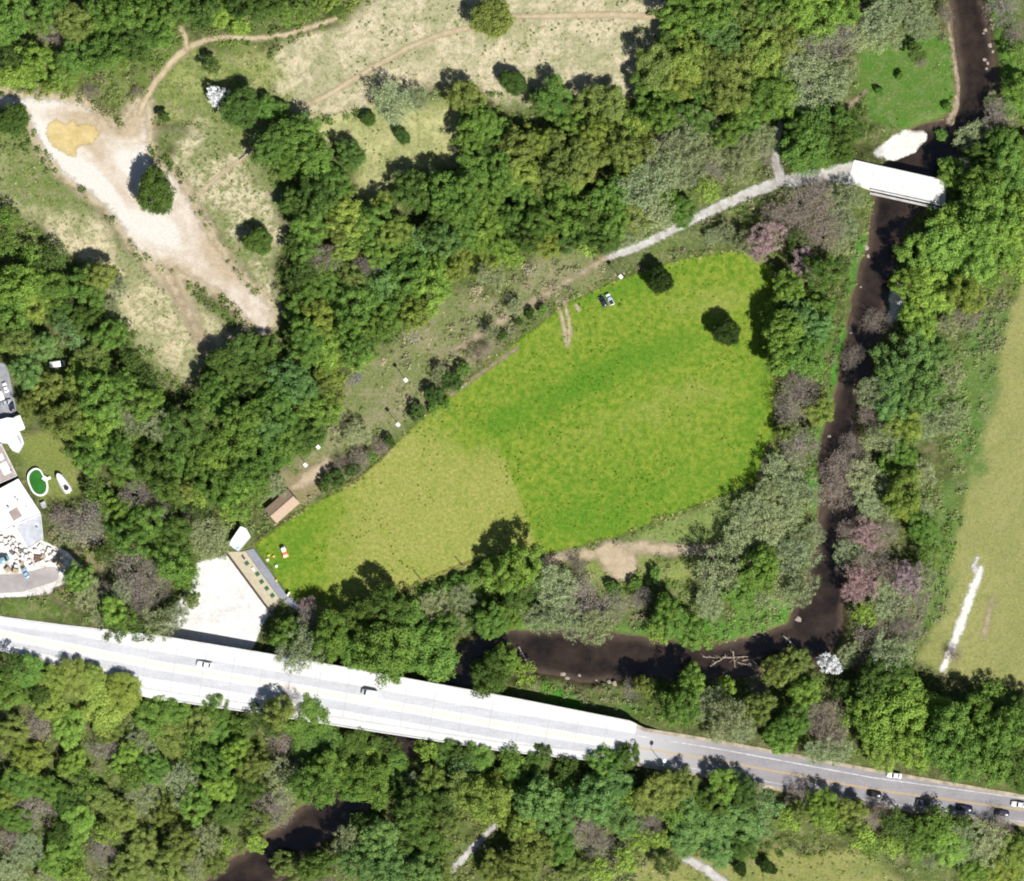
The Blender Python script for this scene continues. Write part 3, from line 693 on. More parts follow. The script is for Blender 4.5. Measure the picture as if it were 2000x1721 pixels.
TREES = {
 'wood above the sandy clearing': {
  'G': '30 25 45;110 20 36;200 30 45;150 112 38;205 105 44;238 32 40;292 20 40;303 70 34;342 10 34;125 150 28;560 28 28;600 18 28;10 65 30;320 45 26;85 40 30',
  'L': '75 122 40;20 152 28;432 22 34;52 150 28;470 50 20;10 20 28', 'D': '262 82 42;402 15 40;470 10 30;512 18 30;655 18 20;30 112 28;232 72 30', 'O': '142 42 38;175 65 28', 'N': '112 62 34;188 5 26', 'Y': '640 5 24;100 170 18'},
 'dry meadow by the clearing': {
  'D': '304 374 44;28 234 32;412 128 20;470 212 40;505 472 30;320 228 12', 'O': '962 36 42', 'W': '430 190 24', 'n': '180 178 20;268 178 12;1252 90 7',
  'd': '720 233 15;786 266 16;1003 162 25', 'S': '812 196 26;660 320 20;764 208 44', 'g': '515 480 18;520 210 22;545 215 18'},
 'clump beside the dry meadow': {
  'G': '578 270 48;604 304 44;655 352 34;540 290 34;560 320 30', 'B': '592 240 28;520 275 26', 'D': '534 280 40;684 302 30;622 384 44;575 392 30;590 420 28', 'L': '622 340 40', 'Y': '652 402 38'},
 'upper central wood': {
  'O': '908 190 36;1160 202 40;1192 218 40;1216 292 40;1010 292 40;1082 290 34;1102 330 40;1132 330 38;1062 362 38;1170 300 32;1238 425 38;1195 250 30;1140 290 30;1260 290 30',
  'G': '935 240 40;920 262 34;976 262 34;1086 192 42;1130 240 34;1272 200 36;1266 162 34;1292 230 34;1036 392 34;1090 372 30;980 330 40;930 332 44;870 372 38;900 390 40;1192 382 48;1350 232 38;1422 260 30;1330 412 32;1240 240 28;1000 360 32;955 380 34;900 430 30;1060 430 34;1110 420 36;1000 430 34;1200 430 34;1300 390 26',
  'D': '960 292 34;805 372 42;1160 412 44;1140 442 36;1050 200 22;920 210 22;1100 470 30;1030 470 30;1180 470 30', 'Y': '1230 262 40;1160 260 36;1056 280 34;1020 342 38;1232 332 36;1070 480 28;1130 500 28',
  'L': '1112 362 32;1382 372 28;1150 480 26', 'S': '1252 372 44;1290 322 44;1332 272 44;1372 252 36;1402 292 32;1282 412 48;1452 332 32;1340 340 36;1210 470 26;1380 310 32;1090 545 26;1050 540 28;1230 450 28', 'N': '1302 272 36;1250 300 28;1400 330 26'},
 'wood above the gravel path': {
  'O': '1280 126 44;1390 130 40;1456 25 40;1450 130 44;1420 190 40;1530 80 36;1510 48 34', 'Y': '1350 110 44;1340 152 44;1490 100 44;1440 212 34;1470 60 32', 'D': '1316 82 38;1370 85 26;1520 130 26',
  'G': '1330 30 44;1390 20 44;1490 34 34;1480 160 40;1382 172 34;1502 182 44;1530 20 34;1310 190 26;1460 240 30;1480 210 30', 'B': '1402 60 44;1430 86 40', 'L': '1530 190 38;1560 20 40;1640 14 40;1600 30 48', 'S': '1542 150 34;1572 112 44;1600 162 50;1642 150 38;1702 60 46;1722 30 44;1780 20 38;1800 50 30;1490 270 32;1440 290 30;1560 200 30;1740 70 30', 'N': '1622 82 48;1660 40 34;1500 300 26;1850 30 20'},
 'cluster beside the small bridge': {'D': '1602 262 62;1660 250 34;1640 280 38', 'G': '1570 290 46;1600 302 32;1630 240 36;1565 250 30'},
 'wood above the range field': {
  'G': '606 440 38;732 432 38;742 492 38;600 490 36;602 580 40;652 562 30;600 652 34;700 600 44;800 532 44;780 600 44;742 632 34;600 682 38;700 682 38;772 692 24;910 462 34;690 640 36;640 640 30;572 610 22;660 600 26;640 520 28;720 560 28;800 480 30;690 470 26',
  'Y': '682 432 44;772 452 34;900 512 34;672 490 26;622 622 38;812 612 38;642 732 34;740 400 28;960 500 26', 'L': '950 452 38;980 482 34;840 562 44;860 522 34;652 682 46;852 612 32;700 700 28;800 640 30;1000 500 28', 'D': '852 452 38;586 542 30;586 572 26;892 602 24;906 562 28;842 692 32;1000 460 30;740 460 26;600 530 30;572 480 22;572 650 20;760 650 26', 'B': '870 472 36;752 562 38;752 712 32;820 470 30',
  'N': '632 502 32;712 522 28;730 590 20', 'O': '692 546 34;660 450 26', 'S': '830 740 28;930 600 26;960 540 30;880 660 24;900 690 20'},
 'wood below the sandy clearing': {
  'D': '442 712 38;482 702 42;522 690 38;502 742 42;352 832 38;382 862 42;600 852 40;340 870 30;330 810 26', 'B': '562 742 42;592 772 38;522 832 38', 'G': '540 780 38;432 792 42;472 812 42;462 862 42;522 882 42;562 872 42;572 922 36;482 922 42;502 962 28;420 760 34;390 790 30;560 820 32',
  'O': '642 760 36;402 822 38', 'L': '622 802 42;660 812 34;422 892 42;452 960 36', 'S': '692 862 36;742 842 36;540 945 28;730 790 30;760 770 26;700 770 24;640 890 24'},
 'wood beside the rooftops': {
  'G': '20 432 30;10 482 30;20 622 44;172 562 38;212 652 34;202 722 28;192 772 42;242 752 34;282 790 36;172 892 38;232 882 36;100 560 36;60 500 26;300 770 24', 'D': '110 502 28;122 612 34;172 622 38;242 656 28;256 706 24;282 742 28;290 892 32;75 530 26;140 560 26;310 850 28;55 660 26;140 790 26', 'L': '30 562 44;222 802 42;162 832 42;202 852 42;150 720 22;270 860 26',
  'O': '30 662 38;192 542 32;182 692 36;122 822 42;92 762 34;60 790 24', 'Y': '60 592 38;6 672 20;162 752 34', 'B': '132 636 30;82 676 32;50 726 32;150 662 24;45 700 28', 'N': '152 582 22;252 802 32;140 650 18', 'S': '302 832 32;252 842 36;252 902 30;230 560 20;215 600 20'},
 'wood left of the parking lot': {
  'G': '192 962 28;252 922 38;332 902 38;392 912 42;422 952 38;282 1022 42;252 1052 38;342 1102 42;362 1132 28;250 1212 28;470 1000 26', 'D': '312 932 42;342 1052 44;200 1082 20;282 1232 28;226 1232 26;390 1000 24;300 1070 28;350 980 26', 'L': '392 966 28;232 1002 36;152 1132 32;222 1192 32;450 1000 22', 'O': '352 962 32;376 1172 18',
  'N': '272 962 36;312 1002 32;382 1002 26;162 1022 54;130 1012 36;262 1122 46;302 1142 42;270 1182 36;200 1150 24', 'S': '402 1042 44;422 1062 34;172 1162 38;312 1212 38;342 1202 28;240 1160 26;200 1210 22'},
 'trees above the road bridge': {
  'G': '752 1272 66;792 1232 48;832 1272 56;560 1240 32;642 1242 42;862 1310 28;960 1212 38;1000 1202 32;982 1292 36;870 1230 34;700 1270 40', 'D': '702 1200 36;762 1182 40;1020 1142 42;962 1312 42;942 1342 26;930 1212 22;740 1215 36', 'S': '592 1272 50;1082 1152 42;1102 1212 42;1052 1202 36;1162 1232 36;850 1180 34;900 1170 30;600 1230 28;890 1210 26', 'N': '612 1212 34;1132 1162 46;1182 1192 46;1070 1110 24;1130 1110 22', 'P': '600 1180 18', 'L': '1015 1106 48;972 1122 32;1020 1312 28', 'g': '870 1146 13;910 1134 12;840 1160 13;890 1130 10;930 1120 12'},
 'scrub inside the creek bend': {
  'G': '1302 1192 32;1312 1212 38;1342 1232 32;1482 1112 42;1442 1152 42;1372 1250 26', 'L': '1292 1232 30', 'S': '1402 1122 48;1442 1062 42;1472 1002 42;1502 1042 48;1532 1002 42;1562 962 40;1532 922 40;1552 1082 46;1522 1142 42;1562 1152 36;1390 1180 32;1480 1160 34;1430 1100 30;1500 960 26;1590 1040 22', 'N': '1562 872 38;1552 802 38;1562 762 36;1420 1130 28;1250 1170 22', 'O': '1540 842 26', 'Y': '1602 802 32', 'g': '1240 1140 14;1280 1120 14;1200 1150 16'},
 'thicket beside the range field': {
  'G': '1568 692 44;1592 662 36;1600 602 34;1600 722 26;1580 850 20', 'B': '1562 622 46;1590 640 34', 'L': '1540 562 32;1532 642 40;1532 692 40;1512 600 20', 'P': '1576 516 32;1500 462 36;1480 492 22', 'N': '1542 432 40;1602 462 42;1622 422 42;1572 402 42;1602 382 36;1510 420 26', 'S': '1632 482 30;1650 442 32;1662 382 30;1450 472 26;1420 455 20;1390 460 18;1630 390 32', 'D': '1602 532 38;1640 520 24;1560 470 28'},
 'far bank near the footbridge': {
  'N': '1962 20 40;1952 232 36;1892 612 36;1712 632 32;1985 60 26', 'G': '1962 282 38;1862 342 34;1912 362 42;1962 342 46;1992 302 36;1930 542 24;1990 105 26', 'L': '1992 182 38;1932 422 56;1872 432 42;1982 432 48;1852 482 52;1802 502 48;1902 512 48;1832 562 48;1782 552 36;1962 482 42;1792 632 36;1990 520 30', 'S': '1902 262 32;1882 332 28;1940 200 22;1850 640 24', 'D': '1922 312 32;1995 380 26', 'Y': '1882 572 40'},
 'far bank beside the meadow': {
  'B': '1782 702 52;1742 722 46;1822 692 42;1802 762 46;1742 782 42', 'S': '1702 762 36;1852 742 40;1722 862 32;1802 832 36;1852 822 34;1702 942 42;1792 932 36;1702 982 34;1662 1082 36;1732 1172 42;1800 1122 32;1742 1272 42;1830 780 26;1800 1000 24;1720 1010 30', 'N': '1702 822 36;1642 922 42;1662 902 36;1642 962 36;1702 1092 36;1742 1122 30;1792 1162 42;1762 1192 34;1702 1242 36;1772 1232 36;1732 1040 26;1620 960 20;1668 700 24;1662 862 26;1652 1040 26;1650 1104 22', 'Y': '1762 832 36;1762 962 40;1772 992 28', 'G': '1762 882 32;1732 912 22;1802 1032 32;1812 1092 28', 'P': '1692 1042 30;1682 1132 36;1666 1156 22;1772 1126 30', 'L': '1692 1202 26', 'n': '1862 1282 18'},
 'wood above the asphalt road': {
  'G': '1332 1382 42;1542 1412 38;1762 1362 52;1852 1442 56;1882 1482 46;1902 1402 46;1932 1462 52;1982 1422 46;1942 1352 26;1580 1380 24', 'S': '1382 1372 38;1422 1402 42;1592 1472 28;1632 1462 28;1450 1430 28;1400 1430 24;1660 1280 24', 'L': '1352 1332 32;1572 1352 32;1522 1442 32;1742 1400 66;1702 1402 52;1802 1402 56;1772 1452 46;1420 1340 20', 'Y': '1722 1472 36', 'O': '1482 1382 32;1522 1312 36;1562 1302 36;1250 1335 18;1270 1345 20', 'N': '1612 1402 42;1622 1432 32;1480 1340 24;1235 1345 22;1690 1290 26', 'D': '1702 1332 38;1752 1322 36;1982 1502 46;1990 1380 32;1650 1350 26;1290 1350 24', 'W': '1620 1298 22'},
 'bottom left woods': {
  'G': '62 1312 36;20 1352 38;302 1402 42;342 1392 32;422 1382 32;432 1432 36;412 1492 38;602 1412 54;612 1532 52;40 1532 36;100 1542 34;300 1500 34;640 1500 40;380 1460 30;170 1530 30;260 1520 28;30 1600 34;470 1420 26', 'D': '622 1462 54;132 1562 32;502 1400 28;450 1582 32;482 1542 32;30 1300 30;120 1630 28;80 1360 24;540 1420 26', 'Y': '102 1332 38;92 1372 36;212 1372 56;60 1482 36;240 1352 40;170 1322 32;10 1560 24', 'O': '152 1322 38;20 1432 38;342 1442 42;392 1422 36;492 1492 36;542 1392 36;352 1652 36;282 1652 36;252 1702 34;332 1702 34;200 1562 30;500 1600 30;240 1590 30;420 1680 28;560 1690 32;320 1590 30;210 1430 28', 'L': '132 1422 36;142 1492 32;242 1482 36;462 1472 34;432 1532 36;152 1602 38;122 1672 42;382 1572 34;150 1710 30;500 1650 22;440 1650 20;210 1630 26',
  'N': '72 1412 36;62 1582 42;562 1462 48;532 1582 40;202 1662 34;200 1462 32;20 1640 26;570 1370 24', 'S': '282 1442 34;352 1532 36;282 1552 34;402 1642 32;52 1662 34;562 1522 44;20 1700 30;370 1690 28;90 1710 26'},
 'woods below the creek crossing': {
  'D': '704 1616 30;702 1472 46;872 1472 32;852 1572 42;802 1582 42;822 1642 46;622 1692 34;780 1540 28;905 1475 26;760 1460 24', 'G': '722 1522 46;762 1502 36;932 1482 36;690 1540 32; 860 1652 28;740 1560 26;830 1600 30;1000 1480 26', 'L': '832 1462 26;730 1480 24', 'Y': '842 1522 30;952 1562 48;976 1540 42;1000 1596 32', 'B': '702 1682 46;742 1642 40;762 1692 42;902 1502 30;822 1702 36', 'S': '682 1642 34;802 1532 24;790 1640 28', 'O': '902 1542 40;876 1598 30;858 1704 28;966 1694 30', 'N': '640 1710 24'},
 'bottom centre woods': {
  'D': '1032 1502 34;1222 1482 32;1452 1542 32;1302 1692 26;1390 1562 32;1452 1652 36;1110 1500 26;1060 1470 20', 'B': '1052 1562 46;1082 1602 42;1152 1562 46;1202 1532 46;1212 1592 40;1362 1602 46;1442 1602 46;1402 1662 32;1340 1640 34;1500 1572 30;1480 1620 28', 'G': '1002 1522 32;1102 1542 36;1092 1652 36;1182 1492 36;1312 1592 30;1020 1720 30', 'Y': '1022 1612 36', 'O': '1042 1662 50;1012 1692 38;1262 1562 32;1292 1542 40;1332 1532 32;1120 1700 28', 'N': '1142 1622 36;1172 1652 30;1272 1612 28;1560 1552 30', 'L': '1232 1562 28;1412 1532 32;1252 1642 26;1222 1682 28;1172 1702 28;1602 1572 36;1622 1602 30;1290 1640 22;1540 1600 26', 'S': '1480 1550 26;1240 1610 24'},
 'bottom right thicket': {
  'O': '1662 1582 32;1560 1580 22;1660 1620 24', 'N': '1692 1602 32;1952 1612 28;1720 1580 22', 'L': '1682 1632 30;1852 1652 36;1902 1692 34;1640 1600 22;1740 1650 26', 'D': '1742 1602 30;1762 1622 28;1820 1590 20;1880 1605 20', 'G': '1802 1622 36;1832 1602 30;1790 1660 26;1700 1650 24', 'S': '1882 1642 42;1932 1642 46;1820 1670 24', 'Y': '1982 1662 42;1962 1692 36;1930 1700 28'},
 'hedge along the range field': {
  'd': '655 936 20;690 918 18;815 806 18;850 772 20;882 745 20;1035 612 11;1012 628 9;980 655 10;632 950 12;760 862 13', 'n': '705 900 24;742 876 22;930 694 22;952 676 16;668 910 20', 'g': '905 722 16;870 790 12;725 890 12;1060 605 11;845 800 12', 'S': '960 650 18;1010 600 18;700 850 26;860 730 20'},
 'open range field': {'d': '1290 548 25;1420 650 26'},
 'grass at the bottom edge': {'d': '1446 1696 15;1496 1692 13;1510 1700 9'},
 'green clearing beside the creek': {'D': '1790 102 20', 'g': '1840 262 12;1852 210 10;1760 150 10;1720 180 9', 'n': '1800 122 14'},
}
SHARED = {}
TREE_PTS = []
ORD = ['first', 'second', 'third', 'fourth', 'fifth', 'sixth', 'seventh', 'eighth', 'ninth', 'tenth', 'eleventh', 'twelfth', 'thirteenth', 'fourteenth', 'fifteenth', 'sixteenth', 'seventeenth', 'eighteenth', 'nineteenth', 'twentieth',
       'twenty-first', 'twenty-second', 'twenty-third', 'twenty-fourth', 'twenty-fifth', 'twenty-sixth', 'twenty-seventh', 'twenty-eighth', 'twenty-ninth', 'thirtieth', 'thirty-first', 'thirty-second', 'thirty-third', 'thirty-fourth']
ORD += [('thirty-' if k < 40 else 'forty-' if k < 50 else 'fifty-' if k < 60 else 'sixty-') + ORD[k % 10 - 1] if k % 10 else {40: 'fortieth', 50: 'fiftieth', 60: 'sixtieth'}[k] for k in range(35, 70)]
def in_open(x, y):
    X, Y = np.array([x]), np.array([y])
    return any(f(X, Y)[0] > 0.0 for f in (csd, lsd))
rt = random.Random(5)
def plant(code, px, py, rpx, label, group):
    c, fam, name, _ = KIND[code]
    r = rpx / PXM * rt.uniform(0.90, 1.06); lone = 'meadow by' in group or 'open range' in group or 'bottom edge' in group
    shrub = name == 'shrub'
    h = r * rt.uniform(1.3, 1.5) + 0.9 if shrub else r * rt.choice((0.95, 1.15, 1.3, 1.5, 1.8)) + rt.uniform(2.0, 4.0)
    if lone and not shrub: h = r * 1.35 + 1.5
    if 'open range' in group or 'bottom edge' in group: h = r * 2.1; c = (60, 74, 38)
    if px < 1180:
        ra = road_at(px)
        if 0 < py - (ra[1] + ra[3]) < 75: h = min(h, 6.0 if px > 300 else 4.5)
        if px < 320 and py > 1230: h = min(h, 6.5)
    elif py > road_at(px)[1]: h = min(h, 8.5)
    if 'creek crossing' in group and px < 790 and py > 1590: h = max(h, 13.0)
    if fam in 'SN': h *= 0.85
    zc = 0.62 * h
    x, y = P(px, py, zc); z = hz(x, y)
    TREE_PTS.append((x, y, r, c))
    root = empty(name, (x, y, z), rt.uniform(0, 6.283), label, 'shrub' if shrub else 'tree', group)
    q_ = rt.uniform(0.86, 1.16); root.scale = (r * q_, r / q_, h / 1.75)
    k = rt.uniform(0.86, 1.16); dr = rt.uniform(0.94, 1.06); c0 = np.array(lin(c)) * (np.array([0.88, 1.02, 0.82]) if fam == 'L' else 1.0); c0 = c0 * 0.72 + 0.28 * np.array(lin((108, 132, 58))) if fam == 'L' and not shrub else c0; lum_ = float(c0 @ np.array([.25, .65, .1])); c0 = c0 * 0.95 + 0.05 * lum_; a = c0 / KL * k * np.array([dr, 1, 1 / dr])
    if fam == 'L':
        tm, cm = rt.choice(TRUNKS), rt.choice(ROUND if lone else LEAFY)
    else:
        tm, cm = rt.choice({'S': SAGE, 'N': BARE, 'P': PINK, 'W': WHITE}[fam])
    link('trunk', tm, root)
    cr_ = link('crown', cm, root); cr_.color = (*np.clip(a, 0.005, 0.85), 1)
    return root
ALLT = [(region, code, *[float(v) for v in q.split()]) for region, d in TREES.items() for code, s in d.items() for q in s.split(';')]
zb = G(ZONES[15][0])
def in_band(t_):
    if t_[0].startswith('hedge') or t_[1] in 'dgn': return False
    x, y = P(t_[2], t_[3]); d = sd_poly(np.array([x]), np.array([y]), zb)[0]; r = t_[4] / PXM
    return d > (-r * 0.45 if KIND[t_[1]][1] == 'L' else 0.35 * r + 0.5)
ALLT = [t for t in ALLT if not in_band(t)]
lf = sorted([t for t in ALLT if KIND[t[1]][2] == 'leafy_tree'], key=lambda t: -t[4])
SMALL = set(lf[300:])                              # beyond the 300 largest: part of the understory
seen = {}
for t in sorted([t for t in ALLT if t not in SMALL], key=lambda t: (t[2], t[3])): seen.setdefault((t[0], t[1]), []).append(t)
for (region, code), rows in seen.items():
    for i, (_, _, px, py, rp) in enumerate(rows):
        w = KIND[code][3]
        lab = f'the only {w} in the {region}' if len(rows) == 1 else f'{ORD[i]} {w} from the left in the {region}'
        plant(code, px, py, rp, lab, f'{KIND[code][2].replace("_", " ")}s in the {region}')

# undergrowth: what fills the woods between the trees (nobody could count it)
TP = np.array([(x, y, r) for x, y, r, c in TREE_PTS]); TC = np.array([np.array(lin(c if c[0] < 160 else (112, 128, 72))) / KL for *_, c in TREE_PTS])
def openness(X, Y):
    o = np.zeros(X.shape, bool)
    for f, m in OPEN: o |= f(X, Y) > m
    return o
rng = np.random.default_rng(21)
N0 = 21000
ux = rng.uniform(-172, 172, N0); uy = rng.uniform(-149, 149, N0)
ok = ~openness(ux, uy)
ok &= fbm(ux, uy, 9.0, 51, 3) > -0.30
ux, uy = ux[ok], uy[ok]
def scatter(name, ux, uy, rad, per, size, cols, flat, seed, lift=0.0):
    rng = np.random.default_rng(seed); n = len(ux); ci = np.repeat(np.arange(n), per)
    D = unit(rng.normal(size=(n * per, 3)) + np.array([0, 0, 0.5])); D[:, 2] = np.abs(D[:, 2])
    pos = np.stack([ux[ci], uy[ci], (height(ux, uy) + lift)[ci]], -1) + D * (rad[ci] * rng.uniform(0.45, 1.05, n * per))[:, None] * np.array([1, 1, flat])
    Nn = unit(D + rng.normal(size=D.shape) * 0.5 + np.array([0, 0, 0.3]))
    V, F = leaf_quads(pos, Nn, size, rng)
    me = mesh_np(name, V, F, [M['leaf_attr']]); cc = cols[ci] * rng.uniform(0.65, 1.35, n * per)[:, None]
    attr(me, 'leaf_col', np.repeat(cc, 4, 0)); return link(name, me)
d2 = (ux[:, None] - TP[None, :, 0]) ** 2 + (uy[:, None] - TP[None, :, 1]) ** 2
near = np.argmin(d2, 1)
pal = np.array([np.array(lin(c)) / KL for c in ((104, 130, 62), (92, 112, 56), (136, 144, 94), (122, 146, 68), (140, 134, 104), (112, 120, 74))])
pick = pal[rng.integers(0, len(pal), len(ux))]
cols = (TC[near] * 0.45 + pick * 0.55) * np.array([0.92, 0.98, 0.86])
band = (sd_poly(ux, uy, G(ZONES[15][0])) > -1.0) | (sd_poly(ux, uy, G(ZONES[16][0])) > -1.0)
bp = np.array([np.array(lin(c)) / KL for c in ((138, 140, 104), (150, 140, 118), (118, 130, 82), (160, 158, 118), (128, 118, 98))])
ux_keep = ~(band & (fbm(ux, uy, 6.0, 61, 3) < 0.05))
cols[band] = bp[rng.integers(0, 5, int(band.sum()))]
ux, uy, cols = ux[ux_keep], uy[ux_keep], cols[ux_keep]
tag(scatter('undergrowth', ux, uy, rng.uniform(0.7, 1.9, len(ux)), 34, 0.26, cols, 0.9, 31), 'leafy green and sage undergrowth filling the woods', 'undergrowth', None, 'stuff')
# small trees beyond the 300 largest, as one mass
sx, sy, sr, sz, scol = [], [], [], [], []
for (_, code, px, py, rp) in sorted(SMALL):
    r = rp / PXM; x, y = P(px, py, 5); c = np.array(lin(KIND[code][0])) / KL * rng.uniform(0.85, 1.15)
    for k in range(20):
        a = 2.4 * k + rng.random(); f = math.sqrt((k + 0.5) / 20) * 0.86
        sx.append(x + r * f * math.cos(a)); sy.append(y + r * f * math.sin(a)); sr.append(r * rng.uniform(0.22, 0.36)); sz.append((r * 1.2 + 2.2) * (0.5 + 0.42 * math.sqrt(1 - f * f))); scol.append(c * rng.uniform(0.8, 1.2))
sx, sy, sr, sz, scol = map(np.array, (sx, sy, sr, sz, scol))
tag(scatter('understory', sx, sy, sr, 60, 0.24, scol, 0.85, 41, sz), 'smaller green trees packed between the large crowns', 'understory', None, 'stuff')
# tufts in the rough meadows
N1 = 16000
mx_, my_ = rng.uniform(-170, 170, N1), rng.uniform(-146, 146, N1)
mead = np.zeros(N1, bool)
for k in (0, 1, 2, 3, 4, 5, 7, 14, 17, 19, 15): mead |= sd_poly(mx_, my_, G(ZONES[k][0])) > 0.5
for f in (ssd, fsd, csd, lsd, road_sd): mead &= ~(f(mx_, my_) > -0.6)
for (nm, mt, s) in TR: mead &= ~(sd_line(mx_, my_, *L(s)) > -0.2)
mead &= fbm(mx_, my_, 12.0, 77, 3) > -0.1
mx_, my_ = mx_[mead], my_[mead]
ex, ey = rng.uniform(-85, 90, 26000), rng.uniform(-62, 62, 26000); ed = fsd(ex, ey); kx = (ed > -2.0) & (ed < 0.5 + 2.0 * np.clip(fbm(ex, ey, 8, 7, 3), 0, 1)) & (fbm(ex, ey, 5, 8, 3) > -0.1)
for f in (lsd, road_sd): kx &= ~(f(ex, ey) > -0.6)
kx &= ~((ex < P(575, 0)[0]) & (ey < P(0, 1050)[1]))
mx_, my_ = np.append(mx_, ex[kx]), np.append(my_, ey[kx])
lx, ly = rng.uniform(-85, 90, 5200), rng.uniform(-62, 62, 5200); kl = (fsd(lx, ly) > 0.5) & (fbm(lx, ly, 9, 17, 3) > 0.12)
n_rough = len(mx_); mx_, my_ = np.append(mx_, lx[kl]), np.append(my_, ly[kl])
palm = np.array([alb(c, 1.3) for c in ((120, 140, 66), (92, 116, 54), (190, 186, 128), (150, 160, 92), (225, 212, 165), (110, 128, 60))])
wr = rng.uniform(0.3, 0.85, len(mx_)); wr[n_rough:] *= 0.6; wc = palm[rng.integers(0, len(palm), len(mx_))]
pl2 = np.array([alb(c, 1.5) for c in ((84, 132, 40), (150, 168, 60), (180, 176, 84), (110, 150, 44))]); wc[n_rough:] = pl2[rng.integers(0, 4, len(mx_) - n_rough)]
tag(scatter('weeds', mx_, my_, wr, 14, 0.18, wc, 0.55, 33), 'low weed tufts scattered through the meadows and field', 'weeds', None, 'stuff')
#--MORE2--
# ------------------------------------------------------------------ vehicles
def paint(name, c, rough=0.3): return plain(name, c, rough, var=0.05, spec=0.5)
PAINT = {k: paint('paint_' + k, c) for k, c in dict(white=(0.74, 0.74, 0.74), black=(0.012, 0.012, 0.016), navy=(0.015, 0.02, 0.045), grey=(0.08, 0.085, 0.095), silver=(0.35, 0.37, 0.4), sky=(0.26, 0.40, 0.52), teal=(0.16, 0.28, 0.32)).items()}
def ring(x, hw, z0, z1, k=0.12):
    return [(x, -hw, z0 + k), (x, -hw, z1 - k * 1.4), (x, -hw + k * 1.6, z1), (x, hw - k * 1.6, z1), (x, hw, z1 - k * 1.4), (x, hw, z0 + k), (x, hw - k, z0), (x, -hw + k, z0)]
def car(name, px, py, ang, zoff, pt, label, cat='car', group=None, L_=4.6, W=1.85, style='sedan', roof=None):
    """ang: degrees in the picture plane, 0 = pointing right; built pointing +x"""
    x, y = P(px, py, zoff if zoff else 0); z = zoff if zoff else hz(x, y) + 0.04
    o = empty(name, (x, y, z), math.radians(ang), label, cat, group)
    h, hw = L_ / 2, W / 2; tp = PAINT[pt]
    if style == 'sedan': prof = [(-h, .78, .34, .80), (-h * .93, .95, .26, .95), (-h * .55, 1, .22, .98), (0, 1, .22, .96), (h * .45, 1, .22, .94), (h * .82, .96, .24, .86), (h * .97, .86, .28, .74), (h, .74, .34, .66)]
    elif style == 'pickup': prof = [(-h, .92, .4, .98), (-h * .96, .97, .34, 1.02), (-h * .1, 1, .3, 1.02), (h * .45, 1, .3, 1.06), (h * .9, .96, .32, .98), (h, .84, .4, .84)]
    else: prof = [(-h, .9, .34, 1.75), (-h * .96, .97, .28, 1.95), (0, 1, .26, 2.0), (h * .42, 1, .26, 1.98), (h * .72, .97, .26, 1.25), (h * .96, .92, .3, 1.0), (h, .8, .36, .85)]
    MB().loft([ring(a, hw * b, c, d) for a, b, c, d in prof]).build('body', tp, o, True)
    if style == 'sedan': cab = [(-h * .72, h * .32, .95), (-h * .48, h * .06, 1.42)]
    elif style == 'pickup': cab = [(-h * .06, h * .5, 1.02), (h * .02, h * .32, 1.66)]
    else: cab = None
    if cab:
        (a0, a1, z0), (b0, b1, z1) = cab; w0, w1 = hw * .92, hw * .74
        bt = [(a0, -w0, z0), (a1, -w0, z0), (a1, w0, z0), (a0, w0, z0)]; tpv = [(b0, -w1, z1), (b1, -w1, z1), (b1, w1, z1), (b0, w1, z1)]
        MB().add(bt + tpv, [(0, 1, 5, 4), (1, 2, 6, 5), (2, 3, 7, 6), (3, 0, 4, 7), (0, 3, 2, 1), (4, 5, 6, 7)]).build('cabin', PAINT[roof] if roof else tp, o)
        rf = [(b0, -w1, z1 + .002), (b1, -w1, z1 + .002), (b1, w1, z1 + .002), (b0, w1, z1 + .002)]
        MB().loft([[(q[0] * 1.0, q[1], q[2]) for q in rf], [(q[0] * .96 + .01, q[1] * .9, q[2] + .045) for q in rf]]).build('roof', PAINT[roof] if roof else tp, o)
        def pane(nm, i, j, k, l):
            c = sum((Vector(v) for v in (i, j, k, l)), Vector()) / 4; n = (Vector(j) - Vector(i)).cross(Vector(l) - Vector(i)).normalized()
            if n.dot(c - Vector(((a0 + a1) / 2, 0, z0))) < 0: n = -n
            v = [c + (Vector(q) - c) * .86 + n * .012 for q in (i, j, k, l)]; v2 = [q - n * .02 for q in v]
            MB().loft([v2, v]).build(nm, M['glass'], o)
        pane('windshield', bt[1], bt[2], tpv[2], tpv[1]); pane('rear_window', bt[3], bt[0], tpv[0], tpv[3]); pane('side_window', bt[0], bt[1], tpv[1], tpv[0]); pane('side_window', bt[2], bt[3], tpv[3], tpv[2])
    else:
        MB().add([(h * .44, -hw * .86, 1.95), (h * .44, hw * .86, 1.95), (h * .7, hw * .86, 1.32), (h * .7, -hw * .86, 1.32)], [(0, 1, 2, 3)]).build('windshield', M['glass'], o)
        for s in (-1, 1): MB().box((h * .3, s * (hw + .005), 1.5), (h * .35, .02, .45)).build('side_window', M['glass'], o)
    if style == 'pickup':
        MB().box((-h * .52, 0, 1.03), (h * .76, W * .8, .03)).build('cargo_bed', M['rubber'], o)
    for sx in (-.62, .62):
        for s in (-1, 1):
            wh = MB().tube((h * sx, s * (hw - .2), .32), (h * sx, s * (hw + .01), .32), .32, .32, 14).build('wheel', M['rubber'], o)
            MB().tube((h * sx, s * (hw + .005), .32), (h * sx, s * (hw + .02), .32), .18, .18, 10).build('rim', M['pole'], wh)
    for s in (-1, 1):
        MB().box((h * .955, s * hw * .62, .66), (.12, .34, .14)).build('headlight', M['lamp_lens'], o); MB().box((-h * .985, s * hw * .62, .72), (.08, .3, .16)).build('taillight', M['tail_lens'], o)
    return o
